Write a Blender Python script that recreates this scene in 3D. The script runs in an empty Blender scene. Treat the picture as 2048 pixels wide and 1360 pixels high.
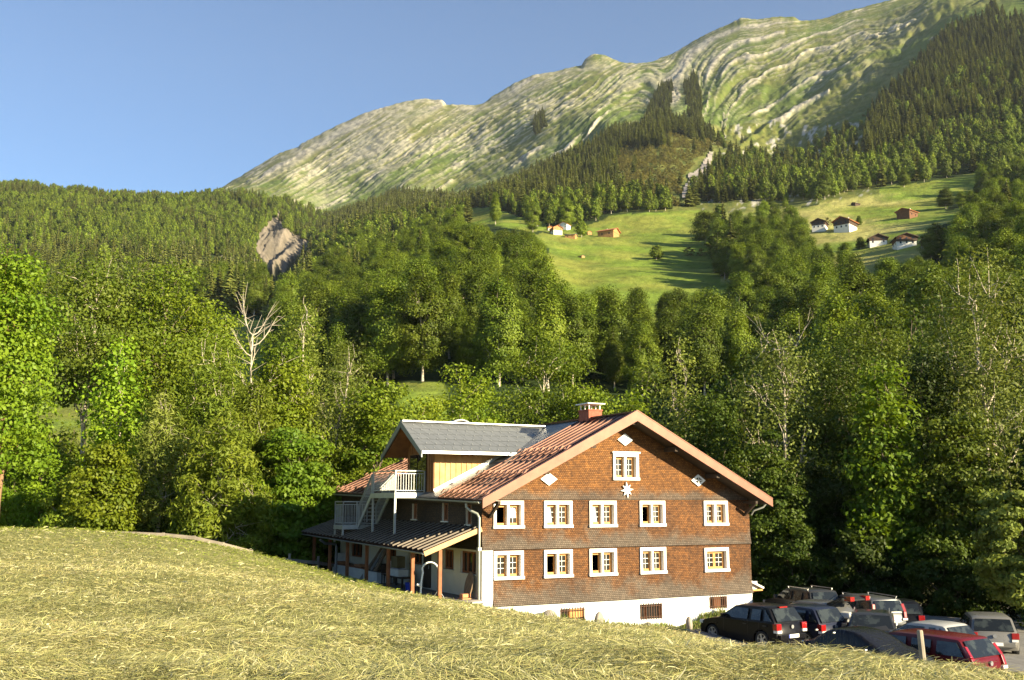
import bpy, bmesh, math, random
import numpy as np
from mathutils import Vector, Matrix

SC = bpy.context.scene
COL = SC.collection
R = math.radians

# ------------------------------------------------------------------ camera
F, HY = 2000.0, 1003.0                    # focal length and horizon row for a 2048 x 1360 picture
PITCH = math.atan((HY - 680) / F)
CP, SP = math.cos(PITCH), math.sin(PITCH)


def at(px, py, Y):
    """point seen at (px, py) at horizontal distance Y in front of the viewer (eye = origin)"""
    u = (np.asarray(px, float) - 1024) / F
    v = (680 - np.asarray(py, float)) / F
    dy, dz = CP - v * SP, SP + v * CP
    t = np.asarray(Y, float) / dy
    return u * t, dy * t, dz * t


def pix(x, y, z):
    c = y * CP + z * SP
    w = -y * SP + z * CP
    c = np.where(c > 0.1, c, 0.1)
    return 1024 + F * x / c, 680 - F * w / c


cam = bpy.data.cameras.new('camera')
cam.sensor_width = 36
cam.lens = F / 2048 * 36
cam.clip_start, cam.clip_end = 0.2, 30000
cam_o = bpy.data.objects.new('camera', cam)
COL.objects.link(cam_o)
cam_o.rotation_euler = (R(90) + PITCH, 0, 0)
SC.camera = cam_o

# ------------------------------------------------------------------ light
SUN_AZ, SUN_EL = R(125.5), R(17.5)            # clockwise from the view direction
sd = Vector((math.sin(SUN_AZ) * math.cos(SUN_EL), math.cos(SUN_AZ) * math.cos(SUN_EL), math.sin(SUN_EL)))
sun = bpy.data.lights.new('sun', 'SUN')
sun.energy, sun.angle, sun.color = 5.0, R(0.5), (1.0, 0.85, 0.56)
sun_o = bpy.data.objects.new('sun', sun)
COL.objects.link(sun_o)
sun_o.rotation_euler = sd.to_track_quat('Z', 'Y').to_euler()
W = bpy.data.worlds.new('World')
SC.world = W
W.use_nodes = True
nt = W.node_tree
bg = nt.nodes['Background']
sky = nt.nodes.new('ShaderNodeTexSky')
sky.sky_type = 'NISHITA'
sky.sun_disc = False
sky.sun_elevation, sky.sun_rotation = SUN_EL, SUN_AZ
sky.altitude, sky.air_density, sky.dust_density, sky.ozone_density = 900, 1.0, 0.15, 3.6
nt.links.new(sky.outputs[0], bg.inputs[0])
bg.inputs[1].default_value = 0.066
vs = SC.view_settings
vs.view_transform, vs.look, vs.gamma, vs.use_curve_mapping = 'Standard', 'None', 1, False
vs.exposure = 1.58
cy = SC.cycles
cy.max_bounces, cy.diffuse_bounces, cy.glossy_bounces, cy.transmission_bounces = 4, 2, 3, 3
cy.transparent_max_bounces = 6
cy.volume_bounces = 0
cy.use_denoising = True
cy.denoising_prefilter = 'ACCURATE'
cy.denoising_input_passes = 'RGB_ALBEDO_NORMAL'
cy.use_adaptive_sampling = True
cy.adaptive_threshold = 0.01
SC.render.use_persistent_data = False

# ------------------------------------------------------------------ materials
MATS = {}


def new_mat(name):
    m = bpy.data.materials.new(name)
    m.use_nodes = True
    MATS[name] = m
    t = m.node_tree
    return m, t, t.nodes['Principled BSDF']


def nd(t, kind, **kw):
    n = t.nodes.new('ShaderNode' + kind)
    for k, v in kw.items():
        if isinstance(k, str) and hasattr(n, k):
            setattr(n, k, v)
    return n


def mixc(t, fac, a, b, mode='MIX'):
    n = t.nodes.new('ShaderNodeMix')
    n.data_type = 'RGBA'
    n.blend_type = mode
    n.clamp_factor = True
    for i, v in ((0, fac), (6, a), (7, b)):
        if hasattr(v, 'is_output'):
            t.links.new(v, n.inputs[i])
        else:
            n.inputs[i].default_value = v if i == 0 else (*v[:3], 1)
    return n.outputs[2]


def noise(t, vec, scale, detail=4, rough=0.55):
    n = nd(t, 'TexNoise')
    n.inputs['Scale'].default_value = scale
    n.inputs['Detail'].default_value = detail
    n.inputs['Roughness'].default_value = rough
    if vec is not None:
        t.links.new(vec, n.inputs['Vector'])
    return n.outputs['Fac']


def ramp(t, val, stops):
    n = nd(t, 'ValToRGB')
    e = n.color_ramp.elements
    while len(e) > 1:
        e.remove(e[-1])
    for i, (p, c) in enumerate(stops):
        el = e[0] if i == 0 else e.new(p)
        el.position = p
        el.color = (*c, 1) if not isinstance(c, (int, float)) else (c, c, c, 1)
    t.links.new(val, n.inputs[0])
    return n.outputs[0]


def mathn(t, op, a, b=0.0):
    n = nd(t, 'Math', operation=op)
    for i, v in ((0, a), (1, b)):
        if hasattr(v, 'is_output'):
            t.links.new(v, n.inputs[i])
        else:
            n.inputs[i].default_value = v
    return n.outputs[0]


def bump(t, bs, h, strength=0.3, dist=0.02):
    n = nd(t, 'Bump')
    n.inputs['Strength'].default_value = strength
    n.inputs['Distance'].default_value = dist
    t.links.new(h, n.inputs['Height'])
    t.links.new(n.outputs[0], bs.inputs['Normal'])


def pm(name, col, rough=0.7, var=0.18, scale=4.0, bmp=0.0, metal=0.0, coat=0.0, spec=0.5, col2=None):
    """plain procedural surface: two tones of one colour broken up by noise"""
    m, t, b = new_mat(name)
    tc = nd(t, 'TexCoord').outputs['Object']
    n = noise(t, tc, scale, 5)
    a = tuple(c * (1 - var) for c in col)
    c2 = col2 or tuple(min(1, c * (1 + var)) for c in col)
    c = mixc(t, ramp(t, n, [(0.3, 0.0), (0.7, 1.0)]), a, c2)
    t.links.new(c, b.inputs['Base Color'])
    b.inputs['Roughness'].default_value = rough
    b.inputs['Metallic'].default_value = metal
    b.inputs['Coat Weight'].default_value = coat
    b.inputs['Coat Roughness'].default_value = 0.04
    b.inputs['Specular IOR Level'].default_value = spec
    if bmp:
        bump(t, b, noise(t, tc, scale * 6, 5), bmp, 0.02)
    return m


# ------------------------------------------------------------------ mesh helpers
class MB:
    """collects boxes, bars, tubes, sheets ... and links them as ONE mesh object"""

    def __init__(self):
        self.v, self.f, self.mi = [], [], []

    def add(self, vs, fs, mi=0):
        o = len(self.v)
        self.v += [tuple(map(float, p)) for p in vs]
        self.f += [tuple(o + i for i in f) for f in fs]
        self.mi += [mi] * len(fs)
        return self

    def box(self, x0, x1, y0, y1, z0, z1, mi=0):
        return self.add([(x0, y0, z0), (x1, y0, z0), (x1, y1, z0), (x0, y1, z0), (x0, y0, z1), (x1, y0, z1), (x1, y1, z1), (x0, y1, z1)],
                        [(3, 2, 1, 0), (4, 5, 6, 7), (0, 1, 5, 4), (1, 2, 6, 5), (2, 3, 7, 6), (3, 0, 4, 7)], mi)

    def bar(self, p, q, w, h=None, up=(0, 0, 1), mi=0):
        """square bar between two points"""
        h = h or w
        p, q = Vector(p), Vector(q)
        d = (q - p).normalized()
        s = d.cross(Vector(up))
        if s.length < 1e-4:
            s = d.cross(Vector((1, 0, 0)))
        s.normalize()
        u = s.cross(d)
        c = [(-1, -1), (1, -1), (1, 1), (-1, 1)]
        vs = [e + s * (a * w / 2) + u * (b * h / 2) for e in (p, q) for a, b in c]
        return self.add(vs, [(0, 1, 2, 3), (7, 6, 5, 4), (0, 4, 5, 1), (1, 5, 6, 2), (2, 6, 7, 3), (3, 7, 4, 0)], mi)

    def tube(self, pts, rad, n=8, cap=True, mi=0):
        pts = [Vector(p) for p in pts]
        k = len(pts)
        rr = rad if isinstance(rad, (list, tuple)) else [rad] * k
        o = len(self.v)
        vs, fs = [], []
        s = None
        for i, p in enumerate(pts):
            d = (pts[min(i + 1, k - 1)] - pts[max(i - 1, 0)]).normalized()
            if s is None:
                s = d.cross(Vector((0.3, 0.9, 0.2)))
                if s.length < 1e-3:
                    s = d.cross(Vector((1, 0, 0)))
            s = (s - d * s.dot(d)).normalized()
            u = d.cross(s)
            for j in range(n):
                a = 2 * math.pi * j / n
                vs.append(p + (s * math.cos(a) + u * math.sin(a)) * rr[i])
        for i in range(k - 1):
            for j in range(n):
                fs.append((i * n + j, i * n + (j + 1) % n, (i + 1) * n + (j + 1) % n, (i + 1) * n + j))
        if cap:
            fs.append(tuple(range(n))[::-1])
            fs.append(tuple((k - 1) * n + j for j in range(n)))
        return self.add(vs, fs, mi)

    def prism(self, poly, axis, a0, a1, mi=0):
        """polygon in the plane normal to `axis` ('x','y','z'), extruded from a0 to a1"""
        def P(p, a):
            return (a, p[0], p[1]) if axis == 'x' else (p[0], a, p[1]) if axis == 'y' else (p[0], p[1], a)
        n = len(poly)
        vs = [P(p, a0) for p in poly] + [P(p, a1) for p in poly]
        fs = [tuple(range(n)), tuple(range(n, 2 * n))[::-1]] + [(i, n + i, n + (i + 1) % n, (i + 1) % n) for i in range(n)]
        return self.add(vs, fs, mi)

    def slab(self, p0, p1, p2, p3, th, mi=0):
        """thick four-cornered sheet: the corners are its top, th its thickness downwards along the normal"""
        P = [Vector(p) for p in (p0, p1, p2, p3)]
        n = (P[1] - P[0]).cross(P[3] - P[0]).normalized()
        if n.z < 0:
            n = -n
        vs = P + [p - n * th for p in P]
        return self.add(vs, [(0, 1, 2, 3), (7, 6, 5, 4), (0, 4, 5, 1), (1, 5, 6, 2), (2, 6, 7, 3), (3, 7, 4, 0)], mi)

    def build(self, name, mats, parent=None, off=(0, 0, 0), smooth=None, bevel=0, recalc=True):
        me = bpy.data.meshes.new(name)
        v = [(a + off[0], b + off[1], c + off[2]) for a, b, c in self.v]
        me.from_pydata(v, [], self.f)
        for m in (mats if isinstance(mats, (list, tuple)) else [mats]):
            me.materials.append(m)
        me.polygons.foreach_set('material_index', self.mi)
        if recalc:
            b = bmesh.new()
            b.from_mesh(me)
            bmesh.ops.recalc_face_normals(b, faces=b.faces)
            b.to_mesh(me)
            b.free()
        if smooth is not None:
            me.shade_smooth()
            me.set_sharp_from_angle(angle=R(smooth))
        o = bpy.data.objects.new(name, me)
        COL.objects.link(o)
        if parent:
            o.parent = parent
        if bevel:
            md = o.modifiers.new('bevel', 'BEVEL')
            md.width, md.segments, md.limit_method = bevel, 2, 'ANGLE'
        return o


def np_mesh(name, verts, quads, mats, smooth=True, attrs=None, tris=None, mi=None, sm_from=None):
    """mesh straight from numpy arrays"""
    me = bpy.data.meshes.new(name)
    verts = np.ascontiguousarray(verts, np.float32)
    nq = 0 if quads is None else len(quads)
    ntri = 0 if tris is None else len(tris)
    me.vertices.add(len(verts))
    me.vertices.foreach_set('co', verts.ravel())
    loops = np.concatenate([np.asarray(a, np.int32).ravel() for a in (quads, tris) if a is not None])
    me.loops.add(len(loops))
    me.loops.foreach_set('vertex_index', loops)
    me.polygons.add(nq + ntri)
    st = np.concatenate([np.arange(nq) * 4, nq * 4 + np.arange(ntri) * 3]).astype(np.int32)
    me.polygons.foreach_set('loop_start', st)
    if mi is not None:
        me.polygons.foreach_set('material_index', np.asarray(mi, np.int32))
    me.polygons.foreach_set('use_smooth', np.full(nq + ntri, smooth, bool) if sm_from is None else np.arange(nq + ntri) >= sm_from)
    for m in (mats if isinstance(mats, (list, tuple)) else [mats]):
        me.materials.append(m)
    for k, a in (attrs or {}).items():
        a = np.asarray(a, np.float32)
        if a.ndim == 2:
            at_ = me.attributes.new(k, 'FLOAT_COLOR', 'POINT')
            at_.data.foreach_set('color', np.concatenate([a, np.ones((len(a), 1), np.float32)], 1).ravel())
        else:
            at_ = me.attributes.new(k, 'FLOAT', 'POINT')
            at_.data.foreach_set('value', a)
    me.update()
    me.validate()
    return me


def link(name, me, parent=None, loc=(0, 0, 0), rz=0.0, sc=1.0):
    o = bpy.data.objects.new(name, me)
    COL.objects.link(o)
    o.location = loc
    o.rotation_euler = (0, 0, rz)
    o.scale = (sc, sc, sc) if isinstance(sc, (int, float)) else sc
    if parent:
        o.parent = parent
    return o


def tag(o, label=None, cat=None, group=None, kind=None):
    for k, v in (('label', label), ('category', cat), ('group', group), ('kind', kind)):
        if v:
            o[k] = v
    return o


def thing(name, label, cat, loc=(0, 0, 0), rz=0.0, group=None):
    o = link(name, None, None, loc, rz)
    return tag(o, label, cat, group)


# ------------------------------------------------------------------ numpy noise
_P = np.random.RandomState(7).rand(256, 256)


def vnoise(x, y):
    x, y = np.asarray(x, float), np.asarray(y, float)
    xi, yi = np.floor(x).astype(int), np.floor(y).astype(int)
    fx, fy = x - xi, y - yi
    fx, fy = fx * fx * fx * (fx * (fx * 6 - 15) + 10), fy * fy * fy * (fy * (fy * 6 - 15) + 10)
    a, b = _P[xi & 255, yi & 255], _P[(xi + 1) & 255, yi & 255]
    c, d = _P[xi & 255, (yi + 1) & 255], _P[(xi + 1) & 255, (yi + 1) & 255]
    return a + (b - a) * fx + (c - a) * fy + (a - b - c + d) * fx * fy


def fbm(x, y, oct_=5, g=0.5):
    s, a, n = 0, 1.0, 0
    for i in range(oct_):
        s = s + a * vnoise(x * 2 ** i + 17.3 * i, y * 2 ** i + 31.7 * i)
        n += a
        a *= g
    return s / n - 0.5


def inpoly(px, py, poly):
    r = np.zeros(np.shape(px), bool)
    n = len(poly)
    for i in range(n):
        x0, y0 = poly[i]
        x1, y1 = poly[(i + 1) % n]
        c = ((y0 > py) != (y1 > py)) & (px < (x1 - x0) * (py - y0) / ((y1 - y0) or 1e-9) + x0)
        r ^= c
    return r


def tps(P, V, lam=0.0):
    """thin plate spline through points P (n x 2) with values V; returns a function"""
    P, V = np.asarray(P, float), np.asarray(V, float)
    n = len(P)
    def U(d2):
        return np.where(d2 > 1e-12, d2 * np.log(np.maximum(d2, 1e-12)), 0)
    K = U(((P[:, None] - P[None]) ** 2).sum(-1)) + lam * np.eye(n)
    Q = np.c_[np.ones(n), P]
    A = np.block([[K, Q], [Q.T, np.zeros((3, 3))]])
    w = np.linalg.solve(A, np.r_[V, 0, 0, 0])
    def f(x, y):
        x, y = np.asarray(x, float), np.asarray(y, float)
        s = w[n] + w[n + 1] * x + w[n + 2] * y
        for i in range(n):
            s = s + w[i] * U((x - P[i, 0]) ** 2 + (y - P[i, 1]) ** 2)
        return s
    return f
# ================================================================== NEAR GROUND
GC = [(0, 9, 1345), (0, 12, 1292), (0, 20, 1193), (0, 30, 1120), (0, 45, 1062), (300, 12, 1302), (300, 20, 1208), (300, 30, 1136), (300, 46, 1076),
      (500, 20, 1225), (500, 32, 1155), (500, 46, 1106), (640, 46, 1142), (640, 30, 1175), (700, 42, 1164), (760, 40.5, 1185), (880, 39, 1201), (985, 41, 1219),
      (1024, 9.3, 1350), (1024, 15, 1288), (1024, 25, 1240), (1024, 33, 1231), (1110, 43, 1246), (1240, 44.5, 1258), (1340, 45.5, 1262),
      (1300, 34, 1270), (1400, 12, 1318), (1400, 20, 1300), (1400, 27, 1285), (1400, 33, 1282), (1400, 39, 1261),
      (1550, 20, 1313), (1550, 26, 1311), (1550, 31, 1316), (1750, 12, 1325), (1750, 18, 1334), (1750, 22.5, 1340), (1750, 26.5, 1356),
      (1900, 14, 1352), (1900, 20, 1360), (1900, 24, 1372), (2048, 10, 1385), (2048, 15, 1388), (2048, 17.5, 1398), (2048, 21, 1412)]
pts = []
for px, Y, py in GC:
    x, y, z = at(px, py, Y)
    pts.append((float(x), float(y), float(z)))
for x, y in ((10.3, 29), (8.5, 37), (19, 40), (15.4, 45), (13, 31), (16, 24), (25, 30), (30, 45), (22, 55), (9, 46.5), (40, 25), (50, 60), (24, 20)):
    pts.append((x, y, -4.02 - 0.055 * x - 0.0137 * y))
pts += [(-2, 42, -4.1), (-7, 50, -4.05), (-10.5, 55, -4.05), (-14, 62, -4.6), (-17, 52, -3.4), (-28, 55, -1.7), (-29, 64, -3.6), (-45, 50, -.9), (-50, 70, -3.5), (-80, 60, -1.5),
        (-40, 90, -5.5), (-80, 95, -4), (0, 75, -6.3), (-20, 80, -6.2), (20, 75, -6.8), (40, 85, -6.5), (80, 90, -5), (0, 102, -5.8), (-50, 104, -4.8), (50, 104, -5), (12, 60, -6),
        (-8, 3, -1.3), (8, 3, -1.75), (0, 0, -1.6), (-20, -5, -.9), (20, -5, -2.4), (0, -20, -.9), (-60, -15, 0), (60, -15, -4), (-60, 20, -1.0), (80, 30, -8), (12, 10, -2.6)]
pts = np.array(pts)
_g = tps(pts[:, :2], pts[:, 2], .4)


def lump(x, y):
    """piles of cut hay on the field"""
    d = np.hypot(x, y)
    fade = np.clip((60 - d) / 20, 0, 1)
    return fade * (0.20 * fbm(x * 0.55, y * 0.35, 3) + 0.12 * fbm(x * 2.1, y * 1.6, 3))


YARD = [(5.9, 45), (6.3, 41), (6.9, 36), (7.7, 31.2), (9.0, 27), (10.6, 23.5), (12.5, 20.5), (17, 17), (40, 8), (70, 70), (20, 70), (14.5, 52), (11, 48.3), (8.5, 46.6)]


def ground(x, y):
    x, y = np.asarray(x, float), np.asarray(y, float)
    return _g(x, y) + np.where(inpoly(x, y, YARD), 0, lump(x, y))


gx = np.concatenate([np.arange(-95, -24, 1.5), np.arange(-24, 22, 0.3), np.arange(22, 96, 1.5)])
gy = np.concatenate([np.arange(-22, 6, 1.5), np.arange(6, 48, 0.3), np.arange(48, 108, 1.2)])
GX, GY = np.meshgrid(gx, gy)
GZ = ground(GX, GY)
nx, ny = len(gx), len(gy)
ii = (np.arange(ny - 1)[:, None] * nx + np.arange(nx - 1)[None]).ravel()
quads = np.c_[ii, ii + 1, ii + nx + 1, ii + nx]
V = np.c_[GX.ravel(), GY.ravel(), GZ.ravel()]
cx = V[quads].mean(1)
yard_q = inpoly(cx[:, 0], cx[:, 1], YARD)


def sub_mesh(name, V, quads, mats, attrs=None, **kw):
    u, inv = np.unique(quads, return_inverse=True)
    return np_mesh(name, V[u], inv.reshape(-1, 4), mats, attrs={k: a[u] for k, a in (attrs or {}).items()}, **kw)


m, t, b = new_mat('field_ground')
tc = nd(t, 'NewGeometry').outputs['Position']
n1, n2 = noise(t, tc, 1.3, 6), noise(t, tc, 14, 5)
c = mixc(t, ramp(t, n1, [(.35, 0.), (.65, 1.)]), (.235, .225, .075), (.40, .36, .15))
c = mixc(t, ramp(t, n2, [(.4, 0.), (.62, 1.)]), c, (.145, .165, .05))
t.links.new(c, b.inputs['Base Color'])
b.inputs['Roughness'].default_value = .9
b.inputs['Specular IOR Level'].default_value = .15
bump(t, b, n2, .8, .08)
pm('gravel', (.19, .18, .165), .9, .25, 3, .5)
tag(link('field', sub_mesh('field', V, quads[~yard_q], MATS['field_ground'])), kind='structure')
tag(link('yard', sub_mesh('yard', V, quads[yard_q], MATS['gravel'])), kind='structure')

# ================================================================== FAR GROUND: one sheet from the stream to behind the ridge
XS = [-340, 0, 150, 300, 420, 500, 580, 640, 700, 800, 920, 1000, 1080, 1160, 1240, 1320, 1400, 1480, 1560, 1640, 1720, 1800, 1900, 2048, 2420]
LV = {  # level: columns -> (row, distance)
    0: [(1125, 99)] * 25,
    1: [(900, 150)] * 8 + [(890, 150), (838, 150), (880, 150)] + [(890, 150)] * 9 + [(880, 150), (870, 150), (850, 150), (830, 150), (800, 150)],
    2: [(800, 230)] * 8 + [(795, 220), (772, 196), (765, 205), (755, 210), (756, 215), (760, 220), (765, 220), (770, 220), (768, 220), (764, 220), (760, 220), (750, 220), (738, 220), (720, 220), (705, 215), (690, 210), (660, 210)],
    3: [(650, 520), (650, 520), (650, 520), (640, 520), (640, 500), (640, 480), (640, 460), (640, 450), (630, 450), (600, 450), (562, 430), (566, 430), (575, 430), (588, 450), (580, 460), (575, 470), (570, 480), (565, 480), (560, 470), (552, 460), (540, 460), (526, 450), (510, 440), (490, 430), (440, 430)],
    4: [(520, 1000), (500, 1000), (500, 1000), (505, 1000), (515, 1050), (530, 1100), (545, 1100), (520, 1000), (490, 950), (480, 900), (452, 850), (440, 780), (446, 760), (452, 750), (448, 750), (440, 760), (432, 780), (415, 790), (412, 790), (400, 790), (392, 800), (380, 810), (362, 830), (335, 830), (280, 830)],
    5: [(385, 1800), (385, 1800), (390, 1800), (404, 1800), (402, 1800), (400, 1750), (415, 1700), (440, 1900), (418, 1900), (392, 1850), (400, 1750), (372, 1650), (335, 1650), (302, 1650), (262, 1680), (235, 1700), (250, 1600), (290, 1450), (300, 1350), (270, 1350), (235, 1350), (165, 1500), (65, 1750), (-2, 1850), (-80, 1900)],
}
RIDGE = [(-700, 700), (-400, 620), (-100, 560), (150, 490), (300, 435), (380, 402), (430, 384), (470, 358), (520, 328), (560, 306), (596, 294), (602, 287), (650, 262), (700, 240), (740, 222), (800, 205), (850, 196), (885, 199), (893, 208), (945, 210), (968, 205), (985, 192), (1030, 165), (1065, 150), (1120, 140),
         (1163, 130), (1170, 118), (1190, 107), (1215, 112), (1238, 124), (1280, 127), (1300, 130), (1320, 115), (1345, 107), (1400, 75), (1440, 55), (1482, 36), (1520, 38), (1560, 32), (1588, 34), (1600, 42), (1650, 36), (1700, 20), (1750, 8), (1800, -4), (1900, -32), (2048, -75), (2420, -170), (2800, -260)]
RD = [(-400, 3600), (300, 3400), (900, 3200), (1300, 3050), (1600, 2800), (2048, 2650), (2420, 2600)]

pxs = np.arange(-700, 2801, 3.0)
s_levels = np.arange(0, 8)
py_l, y_l = [], []
ker = np.exp(-0.5 * (np.arange(-12, 13) / 5.0) ** 2)
ker /= ker.sum()


def sm(a):
    return np.convolve(np.pad(a, 12, mode='edge'), ker, 'valid')


for k in range(6):
    py_l.append(sm(np.interp(pxs, XS, [a for a, _ in LV[k]])))
    y_l.append(sm(np.interp(pxs, XS, [b_ for _, b_ in LV[k]])))
rx, ry = zip(*RIDGE)
ridge_full = np.interp(pxs, rx, ry)
ridge_soft = ridge_full.copy()
for _ in range(14):
    ridge_soft = sm(ridge_soft)
py_l.append(ridge_soft)
y_l.append(np.interp(pxs, *zip(*RD)))
py_l, y_l = np.array(py_l), np.array(y_l)
# rows: how many cells lie between two levels
NR = [8, 16, 42, 42, 70, 210]
s_rows = np.concatenate([[k + i / n for i in range(n)] for k, n in enumerate(NR)] + [[6.0]])


def catmull(A, s):
    """C1 interpolation down the levels, without overshoot in flat runs"""
    k = np.minimum(s.astype(int), len(A) - 2)
    u = (s - k)[:, None]
    p1, p2 = A[k], A[k + 1]
    p0, p3 = A[np.maximum(k - 1, 0)], A[np.minimum(k + 2, len(A) - 1)]
    def lim(a, b_):
        return np.where(a * b_ > 0, 2 * a * b_ / (a + b_ + 1e-9 * np.sign(a + b_ + 1e-12)), 0)
    m1, m2 = lim(p1 - p0, p2 - p1), lim(p2 - p1, p3 - p2)
    m1 = np.where((k == 0)[:, None], p2 - p1, m1)
    m2 = np.where((k == len(A) - 2)[:, None], p2 - p1, m2)
    u2, u3 = u * u, u * u * u
    return (2 * u3 - 3 * u2 + 1) * p1 + (u3 - 2 * u2 + u) * m1 + (-2 * u3 + 3 * u2) * p2 + (u3 - u2) * m2


Z_l = np.array([at(pxs, py_l[k], y_l[k])[2] for k in range(7)])
X_l = np.array([at(pxs, py_l[k], y_l[k])[0] for k in range(7)])
LGY = catmull(np.log(y_l), s_rows)
TY = np.exp(LGY)
TP = catmull(py_l, s_rows)
TP = TP + (np.clip((s_rows - 5.90) / .10, 0, 1) ** 1.3)[:, None] * (ridge_full - ridge_soft)[None] + np.clip((s_rows - 5.93) / .07, 0, 1)[:, None] * (5 * fbm(pxs * .035, pxs * 0 + 3, 4) + 2.5 * fbm(pxs * .2, pxs * 0 + 9, 3))[None]
TPX = np.broadcast_to(pxs, TP.shape)
TX, TY, TZ = at(TPX, TP, TY)
S2 = np.broadcast_to(s_rows[:, None], TP.shape)

# ---- strata of the bare mountain: a field whose level lines are the limestone ledges
BANDS = [(0, [(1320, 125), (1345, 100), (1400, 68), (1482, 30), (1600, 30)]),
         (1, [(1336, 200), (1344, 164), (1366, 135), (1384, 106), (1424, 80), (1453, 69), (1520, 56), (1640, 42)]),
         (2, [(1400, 195), (1433, 124), (1441, 110), (1457, 97), (1497, 82), (1556, 66), (1660, 48)]),
         (3, [(1415, 230), (1425, 190), (1442, 157), (1461, 135), (1490, 120), (1526, 113), (1578, 91), (1629, 69), (1694, 51), (1780, 35)]),
         (4, [(1440, 250), (1450, 205), (1478, 175), (1530, 150), (1580, 130), (1654, 100), (1740, 70), (1830, 45)]),
         (5, [(1468, 234), (1534, 197), (1578, 168), (1629, 145), (1700, 122), (1756, 99), (1850, 70)]),
         (6, [(1483, 285), (1534, 248), (1603, 208), (1665, 175), (1740, 145), (1800, 130)]),
         (8, [(1560, 310), (1620, 275), (1700, 235), (1780, 200)])]
bp, bv = [], []
for v, c in BANDS:
    for q in c:
        bp.append((q[0] / 100, q[1] / 100))
        bv.append(v)
# to the left the beds climb evenly towards the right
for x in range(300, 1301, 125):
    for y in range(150, 480, 80):
        bp.append((x / 100, y / 100))
        bv.append((y + .60 * (x - 1320) - 112) / 32)
_S = tps(bp, bv, .02)
up = S2 > 4.6
STR = np.zeros_like(TP)
STR[up] = _S(TPX[up] / 100, TP[up] / 100)
wob = fbm(TPX / 90, TP / 60, 4) * (.22 + .30 * np.clip((TPX - 1250) / 200, 0, 1))
ST = STR + wob


def band1(s, f, seed):
    return vnoise(s * f + seed, np.zeros_like(s) + seed * 3.1)


rockiness = np.clip(.62 - (TPX - 1250) / 2600, .32, .75)        # barer to the left, grassier to the right
along = fbm(TPX / 60 + TP / 110, TP / 200 + STR * .6, 4)
hb = .55 * band1(ST, 2.1, 1) + .45 * band1(ST, 6.3, 5)
streak = 2.3 * fbm(TPX / 75, ST * 4.6, 5, .62) + .55 * hb + .5 * fbm(TPX / 9, ST * 13, 3)
rock = np.clip((streak + .30 * along - .96 + .46 * rockiness) * 3.4, 0, 1)
near_ridge = np.clip(1 - (S2 - 5.0) / .9, 0, 1)
crest = np.clip((S2 - 5.80) / .12, 0, 1) * np.clip(1.5 * fbm(TPX / 30, TP / 7, 4) + .25, 0, 1) * ((TPX > 560) & (TPX < 1340))
rock = np.maximum(rock, crest)
left_wall = np.exp(-((TPX - 690) / 210) ** 2) * np.clip((S2 - 5.45) / .3, 0, 1)
rock = np.clip(rock + left_wall * np.clip(2.4 * hb - .85 + .8 * along, 0, .9), 0, 1)
for v, w_, x0, x1 in ((1, .20, 1325, 1480), (2, .14, 1410, 1570), (3, .10, 1440, 1720), (4.0, .05, 1480, 1760), (1, .1, 1480, 1600), (5.2, .07, 1500, 1700), (6, .10, 1480, 1660)):
    g = np.exp(-((STR + .35 * fbm(TPX / 35, TP / 35, 3) - v) / w_) ** 2) * ((TPX > x0) & (TPX < x1))
    rock = np.maximum(rock, np.clip(g * (1.25 + 2.0 * fbm(TPX / 22, TP / 22 + v, 3)), 0, 1))
mfade = np.clip((S2 - 4.75) / .35, 0, 1)
fine = np.clip((2.5 * fbm(TPX / 42 + 40, ST * 11.5, 4, .6) + .8 * fbm(TPX / 90, TP / 60 + 7, 3) - .16 + .20 * rockiness) * 5.5, 0, 1)
rock = np.clip(np.maximum(rock, (fine - .15) * .95 * np.clip(rockiness * 1.75 - .33, 0, 1) * np.clip(.55 + (S2 - 5.35) * 1.6, .25, 1)), 0, 1) * mfade
# greener towards the foot and in the hollows
# ---- relief: ledges, gullies, small roughness (metres, pushed up and out)
gul_c = (TPX * .75 + TP) / 120
gul = np.abs(fbm(gul_c + .5 * fbm(TPX / 80, TP / 80, 3), STR * .22 + 5, 4)) * 2
gully = np.clip(1 - gul * 4.2, 0, 1) ** 1.3
step = (ST * 2.1) % 1.0
ledge = rock * 5 + 1.5 * (1 - step) * mfade
rough = fbm(TPX / 12, TP / 8, 5, .6) * 6 + fbm(TPX / 170 + .6 * TP / 110, TP / 110, 3) * 48
disp = mfade * np.clip((6.0 - S2) / .25, 0, 1) * (ledge + rough - 9 * gully * np.clip((6.0 - S2) / .5, 0, 1))
# general undulation of the lower ground
low = np.clip((S2 - 1.3) / .8, 0, 1) * (1 - mfade)
disp = disp + low * (fbm(TX / 120, TY / 120, 4) * 9 + fbm(TX / 30, TY / 30, 3) * 1.6)
# the raw cliff on the left hill
CLIFF = [(512, 470), (530, 445), (560, 436), (585, 470), (600, 478), (628, 482), (630, 497), (600, 515), (575, 540), (548, 556), (530, 530), (508, 505)]
cl = inpoly(TPX + 8 * fbm(TPX / 9, TP / 9, 3), TP + 8 * fbm(TPX / 9 + 9, TP / 9, 3), CLIFF)
disp = disp + cl * (6 + fbm(TPX / 12 + TP / 20, TP / 40, 5) * 34)
dirn = np.array([-.05, -.62, .78])
TX2, TY2, TZ2 = TX + dirn[0] * disp, TY + dirn[1] * disp, TZ + dirn[2] * disp
# rows behind the ridge give the mountain its back
bk = [(250, -150), (900, -700), (1600, -1500)]
for dy, dz in bk:
    f_ = (TY[-1] + dy) / TY[-1]
    TX2 = np.r_[TX2, (TX[-1] * f_)[None]]
    TY2 = np.r_[TY2, (TY[-1] * f_)[None]]
    TZ2 = np.r_[TZ2, (TZ[-1] + dz)[None]]

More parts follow.
